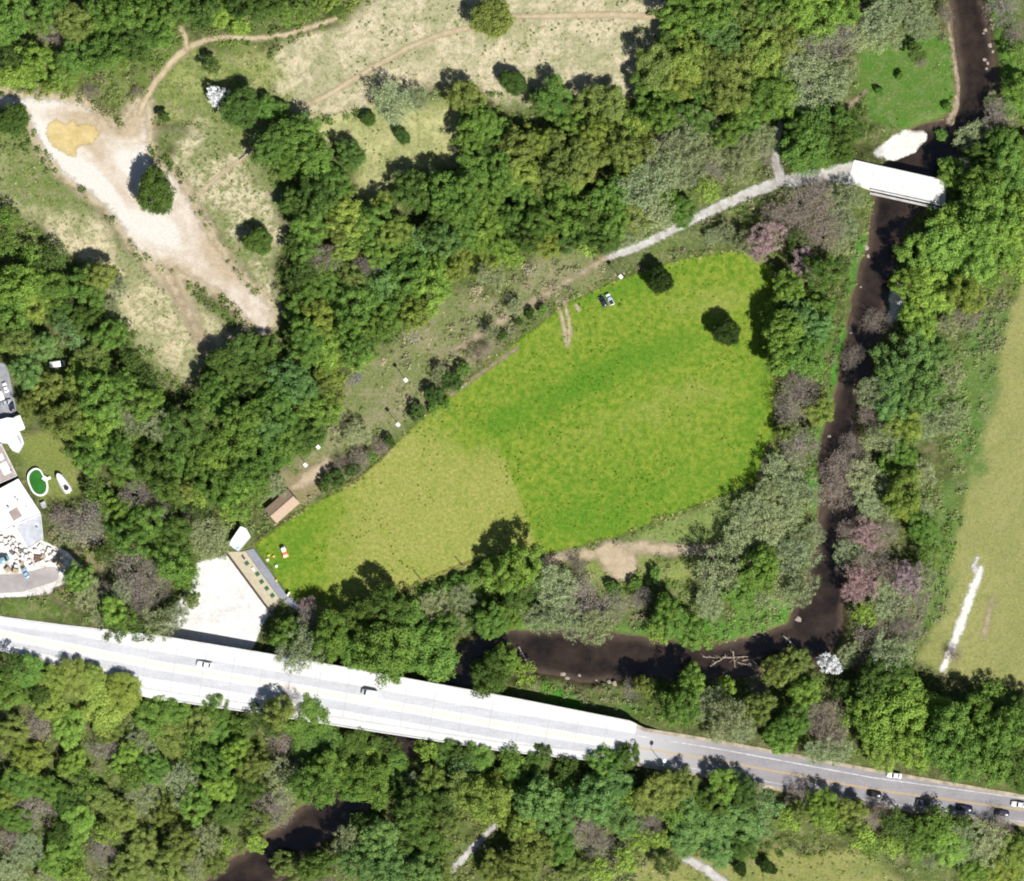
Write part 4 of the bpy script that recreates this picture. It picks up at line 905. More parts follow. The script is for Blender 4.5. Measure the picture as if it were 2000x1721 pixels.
def road_ang(px): return math.degrees(math.atan2(-(road_at(px + 5)[1] - road_at(px - 5)[1]), 10))
ZR = DECK + 0.03
car('moving_car', 1708, 1551, road_ang(1708), ZR, 'black', 'small black car leftmost of the dark cars on the asphalt road', 'car', 'cars on the road', 4.5)
car('moving_car', 1803, 1567, road_ang(1803), ZR, 'grey', 'dark grey car half in tree shade, second dark car on the road', 'car', 'cars on the road', 4.6)
car('moving_car', 1884, 1579, road_ang(1884), ZR, 'navy', 'dark navy car, third dark car along the asphalt road', 'car', 'cars on the road', 5.2, 1.95)
car('moving_car', 1957, 1588, road_ang(1957), ZR, 'navy', 'navy blue car nearest the right edge in the lower lane', 'car', 'cars on the road', 4.7)
car('moving_car', 1989, 1571, road_ang(1980) + 180, ZR, 'white', 'white car in the upper lane at the right edge', 'car', 'cars on the road', 4.8)
car('moving_car', 1746, 1514, road_ang(1746) + 180, ZR, 'white', 'white car half hidden below the bright green roadside trees', 'car', 'cars on the road', 4.8)
car('moving_car', 400, 1298, road_ang(400) + 180, ZR + 0.02, 'white', 'white car with dark windshield on the bridge above the woods', 'car', 'cars on the road', 5.2, 2.0)
car('moving_car', 722, 1353, road_ang(722) + 180, ZR + 0.02, 'white', 'white van near the middle of the pale bridge', 'van', 'cars on the road', 5.2, 2.0, 'van')
car('parked_car', 1178, 589, 118, 0, 'navy', 'black rounded car parked beside the white pickup on the lawn', 'car', None, 3.7, 1.75)
car('pickup_truck', 1191, 585, 116, 0, 'white', 'white pickup with pale blue cab parked on the lawn', 'truck', None, 4.0, 1.6, 'pickup', 'sky')
car('parked_car', 11, 757, 110, 0, 'white', 'white car on the driveway above the white canopy', 'car', None, 3.4, 1.6)
car('parked_car', 1, 770, 110, 0, 'white', 'white van cut by the left edge on the driveway', 'van', None, 4.2, 1.8, 'van')
car('parked_car', 13, 786, 15, 0, 'silver', 'silver car lying crosswise on the driveway', 'car', None, 3.6, 1.6)
car('parked_car', 23, 793, 100, 0, 'navy', 'dark blue car at the driveway edge beside the trees', 'car', None, 3.4, 1.6)
car('work_van', 5, 1094, 25, 0, 'teal', 'teal van at the left edge of the stone yard', 'van', None, 4.8, 1.9, 'van')
car('parked_car', 51, 1119, 115, 0, 'sky', 'pale blue car below the pallets in the stone yard', 'car', None, 3.6, 1.6)
car('parked_van', 113, 711, 6, 0, 'white', 'white van alone among the blue-green trees', 'van', None, 5.0, 2.0, 'van')

# ------------------------------------------------------------------ buildings at the left edge
M['roof_grey'] = plain('roof_membrane', (0.40, 0.41, 0.44), 0.8, scale=0.5, var=0.25)
M['roof_pale'] = plain('roof_pale', (0.60, 0.60, 0.62), 0.8, scale=0.6, var=0.2)
M['roof_tan'] = plain('roof_tan', alb((206, 190, 180)), 0.8, scale=0.6, var=0.25)
M['brick'] = plain('wall_render', alb((170, 140, 120)), 0.9, scale=1.5, var=0.2)
M['stain'] = plain('roof_stain', alb((190, 172, 164)), 0.8, scale=0.7, var=0.2)
def flat_house(name, foot, h, roofm, label, patches=(), vents=(), windows=True):
    pts = PP(foot, h); cx = sum(p[0] for p in pts) / len(pts); cy = sum(p[1] for p in pts) / len(pts); z0 = hz(cx, cy) - 0.3
    o = empty(name, (cx, cy, z0), 0, label, 'building'); loc = [(p[0] - cx, p[1] - cy) for p in pts]
    MB().prism(loc, 0, h).build('wall', M['brick'], o)
    big = [(x * 1.02, y * 1.02) for x, y in loc]
    rf = MB().prism(big, h + 0.003, h + 0.22).build('roof', roofm, o)
    n = len(loc)
    for i in range(n):
        a, b = big[i], big[(i + 1) % n]
        if math.dist(a, b) > 1.5: wall_between(MB(), a, b, h + 0.225, h + 0.42, 0.22).build('roof_edge', M['roof_pale'], rf)
    for (px, py, w, l, ang, mt) in patches:
        c = P(px, py, h); MB().box((c[0] - cx, c[1] - cy, h + 0.24), (w, l, 0.03), math.radians(ang)).build('roof_patch', mt, rf)
    for (px, py, s) in vents:
        c = P(px, py, h); MB().box((c[0] - cx, c[1] - cy, h + 0.5), (s, s, 0.55), 0.5, 0.9).build('roof_vent', M['pole'], rf)
    if windows:
        for i in range(n):
            a, b = Vector(loc[i]), Vector(loc[(i + 1) % n]); d = b - a; l = d.length
            if l < 4: continue
            nn = Vector((d.y, -d.x)).normalized()
            if nn.dot((a + b) / 2) < 0: nn = -nn
            for k in range(int(l // 3.2)):
                p = a + d * ((k + 0.5) / (l // 3.2)) + nn * 0.02
                w = MB().box((p.x, p.y, h * 0.55), (1.1, 0.08, 1.2), math.atan2(d.y, d.x)).build('window', M['white'], o)
                p2 = p + nn * 0.03; MB().box((p2.x, p2.y, h * 0.55), (0.95, 0.06, 1.05), math.atan2(d.y, d.x)).build('pane', M['glass'], w)
    return o
flat_house('flat_roofed_house', [(-60, 985), (-2, 957), (35, 937), (78, 1003), (27, 1026), (0, 1040), (-60, 1066)], 4.4, M['roof_pale'], 'large pale flat-roofed building beside the oval pool',
           [(43, 985, 3.6, 3.4, 32, M['white']), (30, 1004, 3.2, 3.4, 30, M['stain']), (15, 968, 4, 3, 30, M['white'])], [(35, 977, 0.5), (30, 972, 0.5), (52, 990, 0.4), (16, 990, 0.7)])
flat_house('rear_annex', [(30, 1027), (79, 1005), (84, 1053), (55, 1071)], 3.2, M['roof_grey'], 'low grey flat-roofed annex above the stone yard', [], [(72, 1030, 0.6)])
flat_house('rear_house', [(-60, 902), (2, 868), (32, 929), (0, 943), (-60, 966)], 3.2, M['roof_tan'], 'tan flat-roofed building at the left edge above the pale one', [(10, 915, 2.6, 4.0, 28, M['white']), (2, 893, 1.6, 2, 28, M['white'])], [(22, 920, 0.5)])
flat_house('canopy_shed', [(-60, 838), (14, 817), (27, 818), (38, 845), (46, 866), (36, 884), (25, 880), (15, 866), (-60, 858)], 2.6, M['white'], 'white roofed canopy shed beside the camper trailer', [(38, 858, 1.0, 3.2, 25, M['roof_grey'])], [], False)
flat_house('white_shed', [(447, 1063), (470, 1029), (480, 1033), (489, 1049), (466, 1076)], 2.8, M['white'], 'small white-roofed shed at the end of the tee deck', [(464, 1070, 1.3, 0.9, 35, PAINT['sky'])], [], True)

# gabled shed on the field edge
def gable():
    c = P(551, 989, 3); z0 = hz(*c); ang = math.atan2(40, 46)
    o = empty('gabled_shed', (c[0], c[1], z0), ang, 'gabled wooden shed with brown shingle roof on the upper field edge', 'shed')
    Lh, Wh, e, r = 5.0, 3.0, 2.3, 4.3
    MB().prism([(-Lh + .4, -Wh + .4), (Lh - .4, -Wh + .4), (Lh - .4, Wh - .4), (-Lh + .4, Wh - .4)], -0.2, e).build('wall', M['wood'], o)
    for s in (-1, 1):
        MB().add([(s * (Lh - .42), -Wh + .45, e), (s * (Lh - .42), Wh - .45, e), (s * (Lh - .42), 0, r - .3), (s * (Lh - .6), -Wh + .45, e), (s * (Lh - .6), Wh - .45, e), (s * (Lh - .6), 0, r - .3)], [(0, 1, 2), (5, 4, 3), (0, 3, 4, 1), (1, 4, 5, 2), (2, 5, 3, 0)]).build('gable_wall', M['wood'], o)
    rm = plain('shingle_roof', alb((214, 186, 160), 1.9), 0.9, scale=3, var=0.22)
    nrow = 9
    for s in (-1, 1):
        sl = MB().add([(-Lh, 0, r - .12), (Lh, 0, r - .12), (Lh, s * Wh, e - .2), (-Lh, s * Wh, e - .2), (-Lh, 0, r - .02), (Lh, 0, r - .02), (Lh, s * Wh, e - .1), (-Lh, s * Wh, e - .1)],
                      [(0, 1, 2, 3), (4, 5, 6, 7), (0, 1, 5, 4), (1, 2, 6, 5), (2, 3, 7, 6), (3, 0, 4, 7)]).build('roof', rm, o)
        for k in range(nrow):
            t0, t1 = k / nrow, (k + 1) / nrow; y0, y1 = s * Wh * t0, s * Wh * t1; za, zb = r + (e - .1 - r) * t0 + .0, r + (e - .1 - r) * t1
            MB().add([(-Lh, y0, za), (Lh, y0, za), (Lh, y1, zb + .05), (-Lh, y1, zb + .05), (Lh, y1, zb), (-Lh, y1, zb)], [(0, 1, 2, 3), (3, 2, 4, 5)]).build('shingle_course', rm, sl)
    MB().box((0, 0, r + .04), (Lh * 2, .3, .06)).build('ridge_cap', rm, o)
    d = MB().box((Lh - .38, -.6, 1.0), (.06, 1.1, 2.0)).build('door', M['wood_dark'], o); MB().box((Lh - .34, -.2, 1.0), (.05, .06, .15)).build('handle', M['pole'], d)
    w = MB().box((0, -Wh + .38, 1.3), (1.1, .06, .9)).build('window', M['white'], o); MB().box((0, -Wh + .34, 1.3), (.95, .05, .75)).build('pane', M['glass'], w)
gable()

# pool, boat, trailer
ZP = 8.605
po = [(590, 468), (680, 490), (735, 590), (792, 685), (815, 785), (790, 890), (690, 942), (570, 890), (500, 760), (465, 640), (492, 540)]
pc = P(74.5, 941); pz = hz(*pc)
pl = [(P(a / ZP, b / ZP + 860)[0] - pc[0], P(a / ZP, b / ZP + 860)[1] - pc[1]) for a, b in po]
def smooth_loop(p, n=3):
    for _ in range(n): p = [q for i in range(len(p)) for q in ((p[i][0] * .75 + p[(i + 1) % len(p)][0] * .25, p[i][1] * .75 + p[(i + 1) % len(p)][1] * .25), (p[i][0] * .25 + p[(i + 1) % len(p)][0] * .75, p[i][1] * .25 + p[(i + 1) % len(p)][1] * .75))]
    return p
pl = smooth_loop([(x * 1.05, y * 1.05) for x, y in pl], 2); inn = [(x * .84, y * .88) for x, y in pl]
o = empty('swimming_pool', (*pc, pz), 0, 'oval above-ground pool with green water and white rim', 'pool')
MB().loft([[(x * .98, y * .98, -.1) for x, y in pl], [(x * .98, y * .98, 1.1) for x, y in pl]], False).build('pool_wall', M['roof_pale'], o)
MB().loft([[(*p, 1.05) for p in pl], [(*p, 1.15) for p in pl], [(*p, 1.15) for p in inn], [(*p, 0.4) for p in inn]], False).build('rim', M['white'], o)
m_, nt_, b_ = newmat('pool_water'); nt_.links.new(ramp(nt_, noise(nt_, 0.5, 3), [(0.3, alb((52, 122, 44))), (0.7, alb((74, 146, 60)))]), b_.inputs['Base Color']); b_.inputs['Roughness'].default_value = 0.1
MB().add([(x, y, .92) for x, y in inn], [tuple(range(len(inn)))]).build('water', m_, o)
sp = P(89, 935); MB().box((sp[0] - pc[0], sp[1] - pc[1], .62), (1.9, 1.4, 1.3), math.radians(-35)).build('step_platform', M['white'], o, bevel=.04)
for k in range(3): MB().box((sp[0] - pc[0] + .95 + .28 * k, sp[1] - pc[1] + .1 + .1 * k, .5 - .18 * k), (.35, .9, 1.0 - .36 * k), math.radians(20)).build('step', M['white'], o)

bc = P(123.5, 943.5, 1.2); ang = math.atan2(-(545 - 890), 955 - 1175)
o = empty('motor_boat', (*bc, hz(*bc)), ang, 'white motor boat with dark cockpit cover on the lawn beside the pool', 'boat')
o.scale = (0.97, 1.2, 1)
secs = [(-3.7, 1.02, .35, 1.25), (-2.2, 1.2, .25, 1.3), (-.5, 1.25, .2, 1.36), (1.2, 1.12, .25, 1.44), (2.5, .98, .4, 1.54), (3.3, .62, .65, 1.62), (3.72, .22, 1.0, 1.66)]
MB().loft([[(x, -w, z1), (x, -w * .92, (z0 + z1) / 2), (x, 0, z0), (x, w * .92, (z0 + z1) / 2), (x, w, z1)] for x, w, z0, z1 in secs]).build('hull', M['white'], o, True)
MB().loft([[(x, -w * .93, z1 + .0), (x, -w * .6, z1 + .1), (x, w * .6, z1 + .1), (x, w * .93, z1 + .0)] for x, w, z0, z1 in secs], False).build('deck', M['white'], o, True)
MB().loft([[(-1.9 + .95 * math.cos(t), .72 * math.sin(t), 1.36) for t in np.linspace(0, 6.283, 17)[:-1]], [(-1.9 + .85 * math.cos(t), .62 * math.sin(t), 1.62) for t in np.linspace(0, 6.283, 17)[:-1]]]).build('cockpit_cover', M['rubber'], o)
MB().loft([[(-.75, -.8, 1.42), (-.75, .8, 1.42)], [(-1.0, -.7, 1.85), (-1.0, .7, 1.85)]], False).build('windscreen', M['glass'], o)
MB().box((-3.85, 0, 1.2), (.45, .5, .9), 0, .75).build('outboard_motor', M['white'], o, bevel=.06)
for x in (-2, 1.2): MB().box((x, 0, .14), (.3, 1.7, .32)).build('cradle', M['wood'], o)

tc_ = P(38, 826, 2.2); o = empty('camper_trailer', (*tc_, hz(*tc_)), math.radians(112), 'white camper trailer parked between the canopy shed and trees', 'trailer')
MB().box((0, 0, 1.45), (4.9, 2.1, 2.0)).build('body', M['white'], o, bevel=.22)
MB().box((.4, 0, 2.5), (.7, .7, .12)).build('roof_vent', M['roof_pale'], o); MB().box((2.7, 0, .5), (.9, .12, .12)).build('drawbar', M['pole'], o)
for s in (-1, 1):
    MB().tube((-.2, s * .85, .35), (-.2, s * 1.08, .35), .35, .35, 14).build('wheel', M['rubber'], o); MB().box((.8, s * 1.055, 1.7), (1.1, .03, .6)).build('window', M['glass'], o)
oc = P(86, 986); o = empty('garden_cabinet', (*oc, hz(*oc)), .5, 'small grey storage box below the oval pool', 'box')
MB().box((0, 0, .5), (1.5, 1.9, 1.0)).build('body', M['concrete_mid'], o, bevel=.04); MB().box((0, 0, 1.06), (1.65, 2.05, .12)).build('lid', M['roof_grey'], o, bevel=.03)

# stone yard
M['stone_pale'] = plain('pale_stone', (0.66, 0.65, 0.62), 0.9, scale=2, var=0.15)
M['stone_tan'] = plain('tan_stone', alb((226, 204, 170)), 0.9, scale=2, var=0.2)
M['stone_brown'] = plain('brown_stone', alb((150, 118, 96)), 0.9, scale=2, var=0.25)
M['stone_grey'] = plain('grey_stone', alb((150, 150, 156)), 0.9, scale=2, var=0.25)
ry = random.Random(11); placed = []; yp = []
yard_in = G("0 1046;30 1048;48 1068;84 1062;130 1085;160 1116;140 1126;100 1116;60 1124;0 1128")
tries = 0
while len(placed) < 74 and tries < 6000:
    tries += 1; px, py = ry.uniform(2, 160), ry.uniform(1040, 1130); x, y = P(px, py); s = ry.uniform(1.0, 2.1)
    if sd_poly(np.array([x]), np.array([y]), yard_in)[0] < 0.6: continue
    if sd_line(np.array([x]), np.array([y]), *APR)[0] > -1.0: continue
    if any(math.hypot(x - a, y - b) < (s + c) * 0.54 for a, b, c in placed): continue
    if math.hypot(px - 5, py - 1094) < 22 or math.hypot(px - 51, py - 1119) < 16: continue
    placed.append((x, y, s))
yp = sorted(placed)
cnt = {}
for i, (x, y, s) in enumerate(yp):
    k = ry.choices(['pale', 'tan', 'brown', 'grey'], [8, 2, 0.7, 1])[0]; cnt.setdefault(k, []).append((x, y, s))
for k, rows in cnt.items():
    for i, (x, y, s) in enumerate(rows):
        w = {'pale': 'pallet of pale stone', 'tan': 'pallet of tan stone', 'brown': 'pallet of brown stone', 'grey': 'pallet of grey stone'}[k]
        o = empty('stone_pallet', (x, y, hz(x, y) + .05), ry.uniform(-.5, .9), f'{ORD[i]} {w} from the left in the stone yard', 'pallet', f'{k} stone pallets')
        p = MB()
        for b in (-1, 0, 1): p.box((0, b * s * .4, .1), (s, .12, .1))
        for b in range(5): p.box((-s * .42 + b * s * .21, 0, .18), (s * .16, s * .95, .04))
        p.build('pallet_base', M['wood'], o)
        ld = MB(); n = ry.randint(2, 3); hh = ry.uniform(.5, 1.1)
        for a in range(n):
            for b in range(n):
                ld.box(((a - (n - 1) / 2) * s * .92 / n, (b - (n - 1) / 2) * s * .92 / n, .22 + hh * ry.uniform(.4, .5)), (s * .84 / n, s * .84 / n, hh * ry.uniform(.75, 1)), ry.uniform(-.08, .08))
        ld.build('stone_load', M['stone_' + k], o)

# ------------------------------------------------------------------ driving range
td = [P(a / 7.48 + 420, b / 7.48 + 1020) for a, b in ((150, 430), (400, 430), (440, 420), (960, 1140), (830, 1300))]
ga = [P(a / 7.48 + 420, b / 7.48 + 1020) for a, b in ((445, 415), (560, 385), (1065, 1090), (965, 1135))]
zt = hz(*P(505, 1130))
o = empty('tee_deck', (0, 0, zt), 0, 'long tan tee deck with grey apron between parking lot and field', 'deck')
M['tee_tan'] = plain('tee_mats_base', alb((228, 214, 184)), 0.9, scale=1.0, var=0.12); M['tee_grey'] = plain('tee_apron', alb((170, 172, 184)), 0.9, scale=0.6, var=0.15)
MB().prism(td, -.3, .22).build('floor', M['tee_tan'], o); MB().prism(ga, -.3, .18).build('apron', M['tee_grey'], o)
g2 = PP([(562, 1166), (572, 1168), (645, 1222), (636, 1230), (555, 1176)]); MB().prism(g2, -.3, .14).build('side_walk', M['tee_grey'], o)
fa, fb_ = P(440, 1076), P(529, 1196); fz = hz(*P(485, 1136))
o = empty('timber_wall', (0, 0, fz), 0, 'dark timber wall between the white parking lot and tee deck', 'wall')
n = 11; tang0 = math.atan2(fb_[1] - fa[1], fb_[0] - fa[0])
for i in range(n):
    t = i / (n - 1); MB().box((fa[0] + (fb_[0] - fa[0]) * t, fa[1] + (fb_[1] - fa[1]) * t, .85), (.5, .5, 2.0), tang0).build('post', M['wood_dark'], o)
    if i:
        t0 = (i - 1) / (n - 1); a = (fa[0] + (fb_[0] - fa[0]) * t0, fa[1] + (fb_[1] - fa[1]) * t0); b = (fa[0] + (fb_[0] - fa[0]) * t, fa[1] + (fb_[1] - fa[1]) * t)
        d = Vector((b[0] - a[0], b[1] - a[1])).normalized() * .255; wall_between(MB(), (a[0] + d.x, a[1] + d.y), (b[0] - d.x, b[1] - d.y), .1, 1.7, .62).build('panel', M['wood_dark'], o)
M['mat_green'] = plain('green_mat', alb((64, 120, 92)), 0.9, scale=3, var=0.12)
tang = math.atan2(-(1140 - 420), 960 - 440)
for i, (px, py) in enumerate(((482, 1100), (503, 1121), (511, 1136), (521, 1149), (532, 1163))):
    c = P(px, py); o = empty('hitting_mat', (*c, zt + .225), tang, f'{ORD[i]} green square hitting mat from the top of the tee deck', 'mat', 'hitting mats')
    MB().box((0, 0, .02), (1.35, 1.35, .04)).build('turf', M['mat_green'], o, bevel=.01); MB().tube((.4, .3, .04), (.4, .3, .1), .03, .03, 6).build('rubber_tee', M['rubber'], o)
def bench(px, py, mat, label):
    c = P(px, py); o = empty('bench', (*c, zt + .22), tang, label, 'bench')
    MB().box((0, 0, .45), (1.3, .6, .06)).build('seat', mat, o); MB().box((0, .3, .75), (1.3, .06, .45)).build('backrest', mat, o)
    for a in (-.55, .55):
        for b in (-.22, .22): MB().box((a, b, .21), (.07, .07, .42)).build('leg', M['pole'], o)
bench(476, 1089, M['wood_dark'], 'small dark bench at the top of the tee deck'); bench(495, 1112, M['white'], 'white bench beside the green mats on the tee deck')
c = P(555, 1077, 1); o = empty('ball_collector_cart', (*c, hz(*c) + .04), math.atan2(-(1064 - 1091), 550 - 559), 'orange and white ball collecting cart on the left end of the field', 'cart')
M['orange'] = paint('orange_paint', (0.62, 0.13, 0.03), 0.45); M['yel'] = paint('yellow_plastic', alb((246, 214, 90)), 0.5)
MB().box((-.1, 0, .62), (2.2, 1.5, .5)).build('body', M['orange'], o, bevel=.1); MB().box((1.35, 0, .6), (1.0, 1.3, .5), 0, .85).build('hood', M['white'], o, bevel=.1)
MB().box((.55, 0, 1.75), (1.4, 1.4, .08)).build('roof', M['white'], o, bevel=.03); MB().box((-1.6, 0, .55), (1.2, 1.9, .4)).build('ball_basket', M['yel'], o, bevel=.06); MB().box((-1.5, .1, .8), (.7, 1.1, .14)).build('ball_heap', M['white'], o, bevel=.05)
for a in (0, 1.1):
    for s in (-1, 1): MB().tube((a, s * .62, .9), (a, s * .62, 1.72), .03, .03, 6).build('roof_post', M['pole'], o)
for a in (-.5, 1.3):
    for s in (-1, 1): MB().tube((a, s * .62, .3), (a, s * .82, .3), .3, .3, 12).build('wheel', M['rubber'], o)
for (px, py, mt, lab) in ((525, 1085, 'yel', 'yellow ball bucket farthest left on the lawn by the tees'), (535, 1087, 'yel', 'yellow ball bucket nearest the orange cart'), (523, 1094, 'white', 'larger white ball bucket beside the yellow ones'), (540, 1106, 'white', 'white ball bucket alone beside the grey apron'), (540, 1134, 'yel', 'yellow ball bucket lowest along the grey apron')):
    c = P(px, py); o = empty('ball_bucket', (*c, hz(*c) + .03), 0, lab, 'bucket', 'ball buckets')
    MB().tube((0, 0, 0), (0, 0, .55), .3, .42, 14).build('body', M[mt], o); MB().tube((0, 0, .551), (0, 0, .6), .46, .46, 14).build('rim', M[mt], o)
def sign(px, py, ang, label):
    c = P(px, py); o = empty('sign_board', (*c, hz(*c)), ang, label, 'sign'); MB().box((0, 0, 1.3), (1.5, .5, .9), 0, (1)).build('board', M['white'], o, bevel=.03)
    for a in (-.5, .5): MB().box((a, 0, .4), (.08, .08, .9)).build('post', M['wood'], o)
sign(950, 1096, .4, 'small white sign at the lower field edge beside a tree'); sign(564, 1160, 1.0, 'small white sign at the lower end of the grey apron')
for i, (px, py) in enumerate(((822, 1132), (903, 1105), (975, 1077))):
    c = P(px, py); z = hz(*c); o = empty('net_pole', (*c, z), 0, f'{["left", "middle", "right"][i]} slim wooden pole on the lower field edge', 'pole', 'net poles')
    MB().tube((0, 0, -.2), (0, 0, 5.0), .17, .12, 8).build('shaft', M['wood'], o); MB().box((0, 0, 4.7), (.9, .12, .12), .5).build('crossarm', M['wood'], o); MB().tube((0, 0, 5.0), (0, 0, 5.08), .14, .1, 8).build('cap', M['pole'], o)
def rail_fence(name, pts, label, hgt=1.2, mat='wood', step=2.6):
    W = PP(pts); o = empty(name, (0, 0, 0), 0, label, 'fence'); prev = None
    for a, b in zip(W, W[1:]):
        n = max(1, int(math.dist(a, b) / step))
        for k in range(n + (b is W[-1])):
            t = k / n; x, y = a[0] + (b[0] - a[0]) * t, a[1] + (b[1] - a[1]) * t; z = hz(x, y)
            MB().box((x, y, z + hgt / 2 - .1), (.16, .16, hgt + .2), .3).build('post', M[mat], o)
            if prev:
                for hh in (.45, .95): MB().tube((prev[0], prev[1], prev[2] + hh * hgt / 1.2), (x, y, z + hh * hgt / 1.2), .05, .05, 5).build('rail', M[mat], o)
            prev = (x, y, z)
rail_fence('rail_fence', [(770, 1163), (800, 1148), (850, 1125), (905, 1103), (945, 1093)], 'brown post and rail fence along the lower field edge')
rail_fence('rail_fence', [(492, 1066), (520, 1044), (545, 1028), (590, 997)], 'brown rail fence along the field beside the gabled shed')
rail_fence('rail_fence', [(640, 962), (700, 935), (740, 903), (772, 868)], 'low rail fence along the upper field edge below the hedge')
for i, (px, py, lab) in enumerate(((596, 908, 'bright floodlight on a pole above the gabled shed'), (621, 873, 'floodlight pole uppermost behind the gabled shed'), (792, 742, 'floodlight pole amid the sage scrub above the field'), (777, 829, 'floodlight pole at the field edge beside the hedge'), (1212, 540, 'floodlight pole at the upper field edge near the pickup'))):
    c = P(px, py, 8); z = hz(*c); o = empty('floodlight_pole', (*c, z), -.8, lab, 'lamp', 'range floodlights')
    MB().tube((0, 0, -.2), (0, 0, 8), .12, .08, 8).build('pole', M['pole'], o); h_ = MB().box((.1, 0, 8.1), (1.3, 1.1, .3)).build('lamp_head', M['white'], o, bevel=.05); MB().box((.45, 0, 7.93), (.5, .7, .06)).build('lens', M['lamp_lens'], h_)
c = P(1295, 1494, 9); o = empty('street_lamp', (*c, DECK - .3), math.radians(80), 'white headed street lamp on the lower side of the road', 'lamp')
MB().tube((0, 0, 0), (0, 0, 8.2), .12, .08, 8).build('pole', M['pole'], o); MB().tube((0, 0, 8.2), (1.6, 0, 8.6), .06, .05, 6).build('arm', M['pole'], o)
MB().loft([[(1.7 + .75 * math.cos(t), .6 * math.sin(t), 8.45) for t in np.linspace(0, 6.283, 13)[:-1]], [(1.7 + .7 * math.cos(t), .55 * math.sin(t), 8.7) for t in np.linspace(0, 6.283, 13)[:-1]], [(1.7 + .3 * math.cos(t), .25 * math.sin(t), 8.85) for t in np.linspace(0, 6.283, 13)[:-1]]]).build('lamp_head', M['white'], o)
c = P(1128, 601); o = empty('board_stack', (*c, hz(*c) + .04), math.radians(-60), 'stack of pale boards lying on the lawn beside the wheel tracks', 'boards')
for k in range(4): MB().box((.3 * (k % 2) - .1 * k, -.4 + .27 * k, .06 + .05 * (k % 2)), (3.0 - .4 * (k % 2), .24, .07), .03 * k).build('board', M['driftwood'], o)

# ------------------------------------------------------------------ rocks, logs, rubble
def rock_mesh(seed):
    bm = bmesh.new(); bmesh.ops.create_icosphere(bm, subdivisions=2, radius=1); r = random.Random(seed); ph = [r.uniform(0, 6) for _ in range(6)]
    for v in bm.verts:
        k = 1 + .22 * math.sin(3 * v.co.x + ph[0]) + .18 * math.sin(4 * v.co.y + ph[1]) + .1 * math.sin(7 * v.co.z + ph[2]) + r.uniform(-.07, .07); v.co *= k
    me = bpy.data.meshes.new('rock'); bm.to_mesh(me); bm.free(); me.materials.append(M['rock']); return me
RM = [rock_mesh(i) for i in range(4)]
rocks = {'creek by the top edge': [(1926, 58, 5), (1922, 64, 3), (1934, 88, 6), (1940, 100, 4), (1924, 116, 5), (1930, 122, 4), (1928, 133, 4)], 'creek above the road bridge': [(1099, 1317, 6), (1108, 1326, 6), (1132, 1320, 4), (1190, 1333, 6), (1200, 1336, 7), (1165, 1329, 3)],
         'creek bank beside the thicket': [(1692, 482, 7), (1696, 500, 5), (1682, 560, 3), (1664, 650, 4), (1650, 722, 4), (1620, 852, 4)], 'creek bend': [(1480, 1245, 5), (1474, 1240, 4), (1560, 1210, 8)]}
for where, rows in rocks.items():
    for i, (px, py, r) in enumerate(sorted(rows)):
        x, y = P(px, py); z = max(hz(x, y), -1.85); s = r / PXM
        o = link('rock', RM[i % 4], None, (x, y, z + s * .1), (0, 0, i * 1.3), (s * .8, s * .62, s * .45)); tag(o, f'{ORD[i]} pale rock from the left in the {where}', 'rock', 'rocks in the ' + where)
def log(px0, py0, px1, py1, r, z, label, mat='driftwood', name='driftwood_log', dz=0.25, stubs=4, seed=0):
    a, b = P(px0, py0), P(px1, py1); rr = random.Random(seed); c = ((a[0] + b[0]) / 2, (a[1] + b[1]) / 2); z0 = hz(*c) if z is None else z
    o = empty(name, (*c, z0), 0, label, 'log', 'logs'); A = Vector((a[0] - c[0], a[1] - c[1], r)); B = Vector((b[0] - c[0], b[1] - c[1], r + dz)); N = 6; pts = []
    for k in range(N + 1):
        t = k / N; pts.append(A.lerp(B, t) + Vector((rr.uniform(-.15, .15), rr.uniform(-.15, .15), rr.uniform(0, .1))))
    m = MB()
    for k in range(N): m.tube(pts[k], pts[k + 1], r * (1 - .5 * k / N), r * (1 - .5 * (k + 1) / N), 8)
    m.build('stem', M[mat], o, True)
    for k in range(stubs):
        p = pts[rr.randint(1, N)]; d = Vector((rr.uniform(-1, 1), rr.uniform(-1, 1), rr.uniform(.1, .6))).normalized() * rr.uniform(.8, 2.2); MB().tube(p, p + d, r * .4, r * .12, 5).build('branch', M[mat], o)
for i, q in enumerate(((1372, 1283, 1402, 1286, .3), (1388, 1302, 1414, 1284, .4), (1410, 1285, 1462, 1283, .45), (1432, 1272, 1436, 1304, .35), (1450, 1290, 1490, 1284, .3), (1462, 1296, 1502, 1312, .35), (1470, 1288, 1484, 1308, .3), (1478, 1282, 1500, 1298, .25), (1440, 1294, 1475, 1302, .25))):
    log(*q[:4], q[4] * .7, -1.7, f'{ORD[i]} bleached driftwood log from the left in the creek jam', seed=i, stubs=5)
log(1530, 1240, 1580, 1292, .3, -1.5, 'long grey fallen trunk leaning into the creek bend', 'bark_pale', 'fallen_trunk', 1.2, 6, 31)
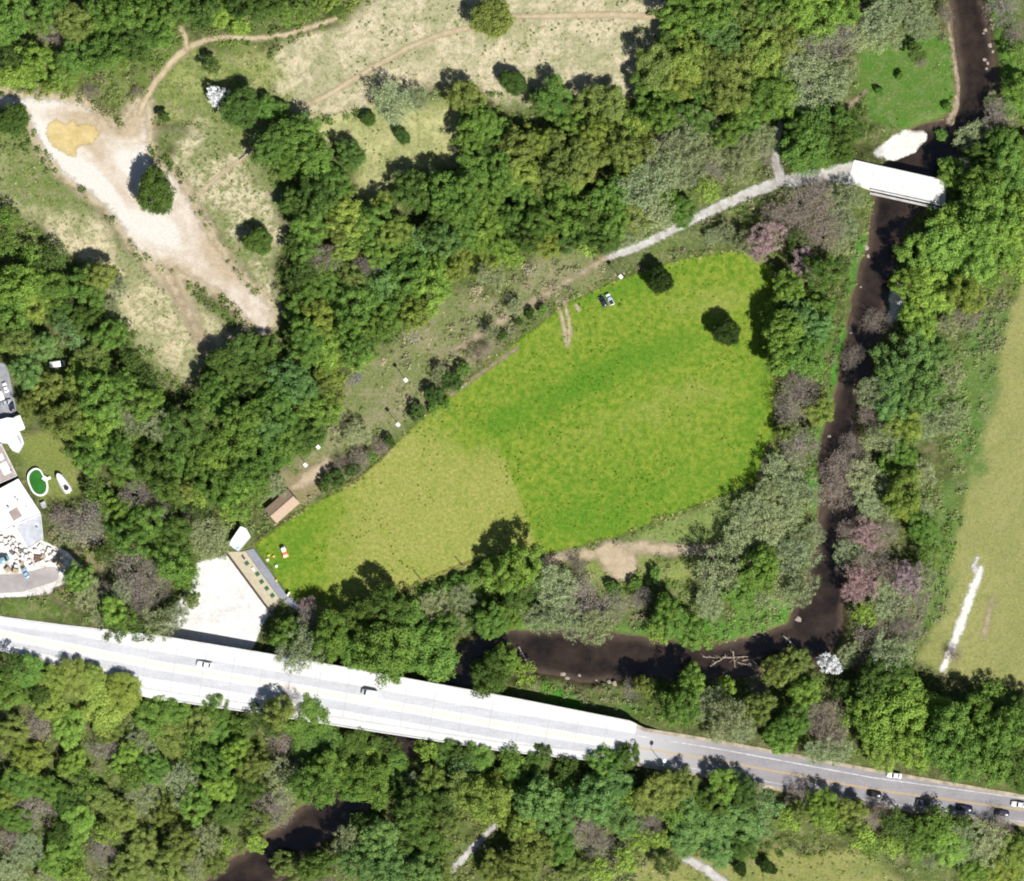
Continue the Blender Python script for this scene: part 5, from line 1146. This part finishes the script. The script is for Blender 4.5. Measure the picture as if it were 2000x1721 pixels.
log(1012, 1262, 1030, 1295, .3, -1.6, 'grey snag in the creek above the road bridge', 'bark_pale', 'fallen_trunk', .8, 5, 32)
log(31, 466, 41, 506, .3, None, 'reddish fallen log beside the left wood', 'wood', 'fallen_trunk', .2, 2, 33)
log(468, 313, 494, 290, .3, None, 'pale fallen log below the dark tree in the meadow', 'driftwood', 'fallen_trunk', .2, 2, 34)
log(890, 328, 860, 345, .3, None, 'brown fallen log at the edge of the upper central wood', 'wood', 'fallen_trunk', .3, 4, 35)
M['rubble'] = plain('weathered_rubble', alb((196, 186, 172)), 0.95, scale=1.2, var=0.35)
def heap(px, py, rx, ry_, label, mat, n=60, seed=0, h=.8):
    rr = random.Random(seed); c = P(px, py); o_ = MB()
    for _ in range(n):
        a = rr.uniform(0, 6.28); f = math.sqrt(rr.random()); s = rr.uniform(.2, .55); o_.box((f * math.cos(a) * rx, f * math.sin(a) * ry_, h * (1 - f) * rr.random() + s * .2), (s, s * rr.uniform(.5, 1), s * rr.uniform(.35, .7)), rr.uniform(0, 3.1), .85)
    ob = o_.build('rubble_heap', M[mat]); ob.location = (*c, hz(*c)); ob.rotation_euler = (0, 0, rr.uniform(0, 3)); tag(ob, label, 'rubble', None, 'stuff')
heap(692, 741, 2.6, 2.0, 'grey rubble heap in scrub above the field', 'stone_grey', 70, 1); heap(808, 655, 3.2, 2.2, 'pale rubble heap below the central wood', 'rubble', 70, 2)
heap(1033, 527, 2.0, 2.4, 'pale rubble heap above the wheel tracks', 'rubble', 50, 3); heap(928, 572, 3.0, 1.4, 'tan rubble strip in the scrub', 'stone_tan', 60, 4)
heap(748, 706, 1.8, 1.2, 'small reddish rubble heap in the scrub', 'stone_tan', 30, 5); heap(770, 1450, 2.6, 2.2, 'grey rubble slope below the road bridge', 'stone_grey', 80, 6)
heap(993, 645, 1.0, .7, 'pale debris pile at the field hedge', 'rubble', 20, 7); heap(170, 1066, 2.2, 1.4, 'tan spoil heap beside the stone yard', 'stone_tan', 50, 8)
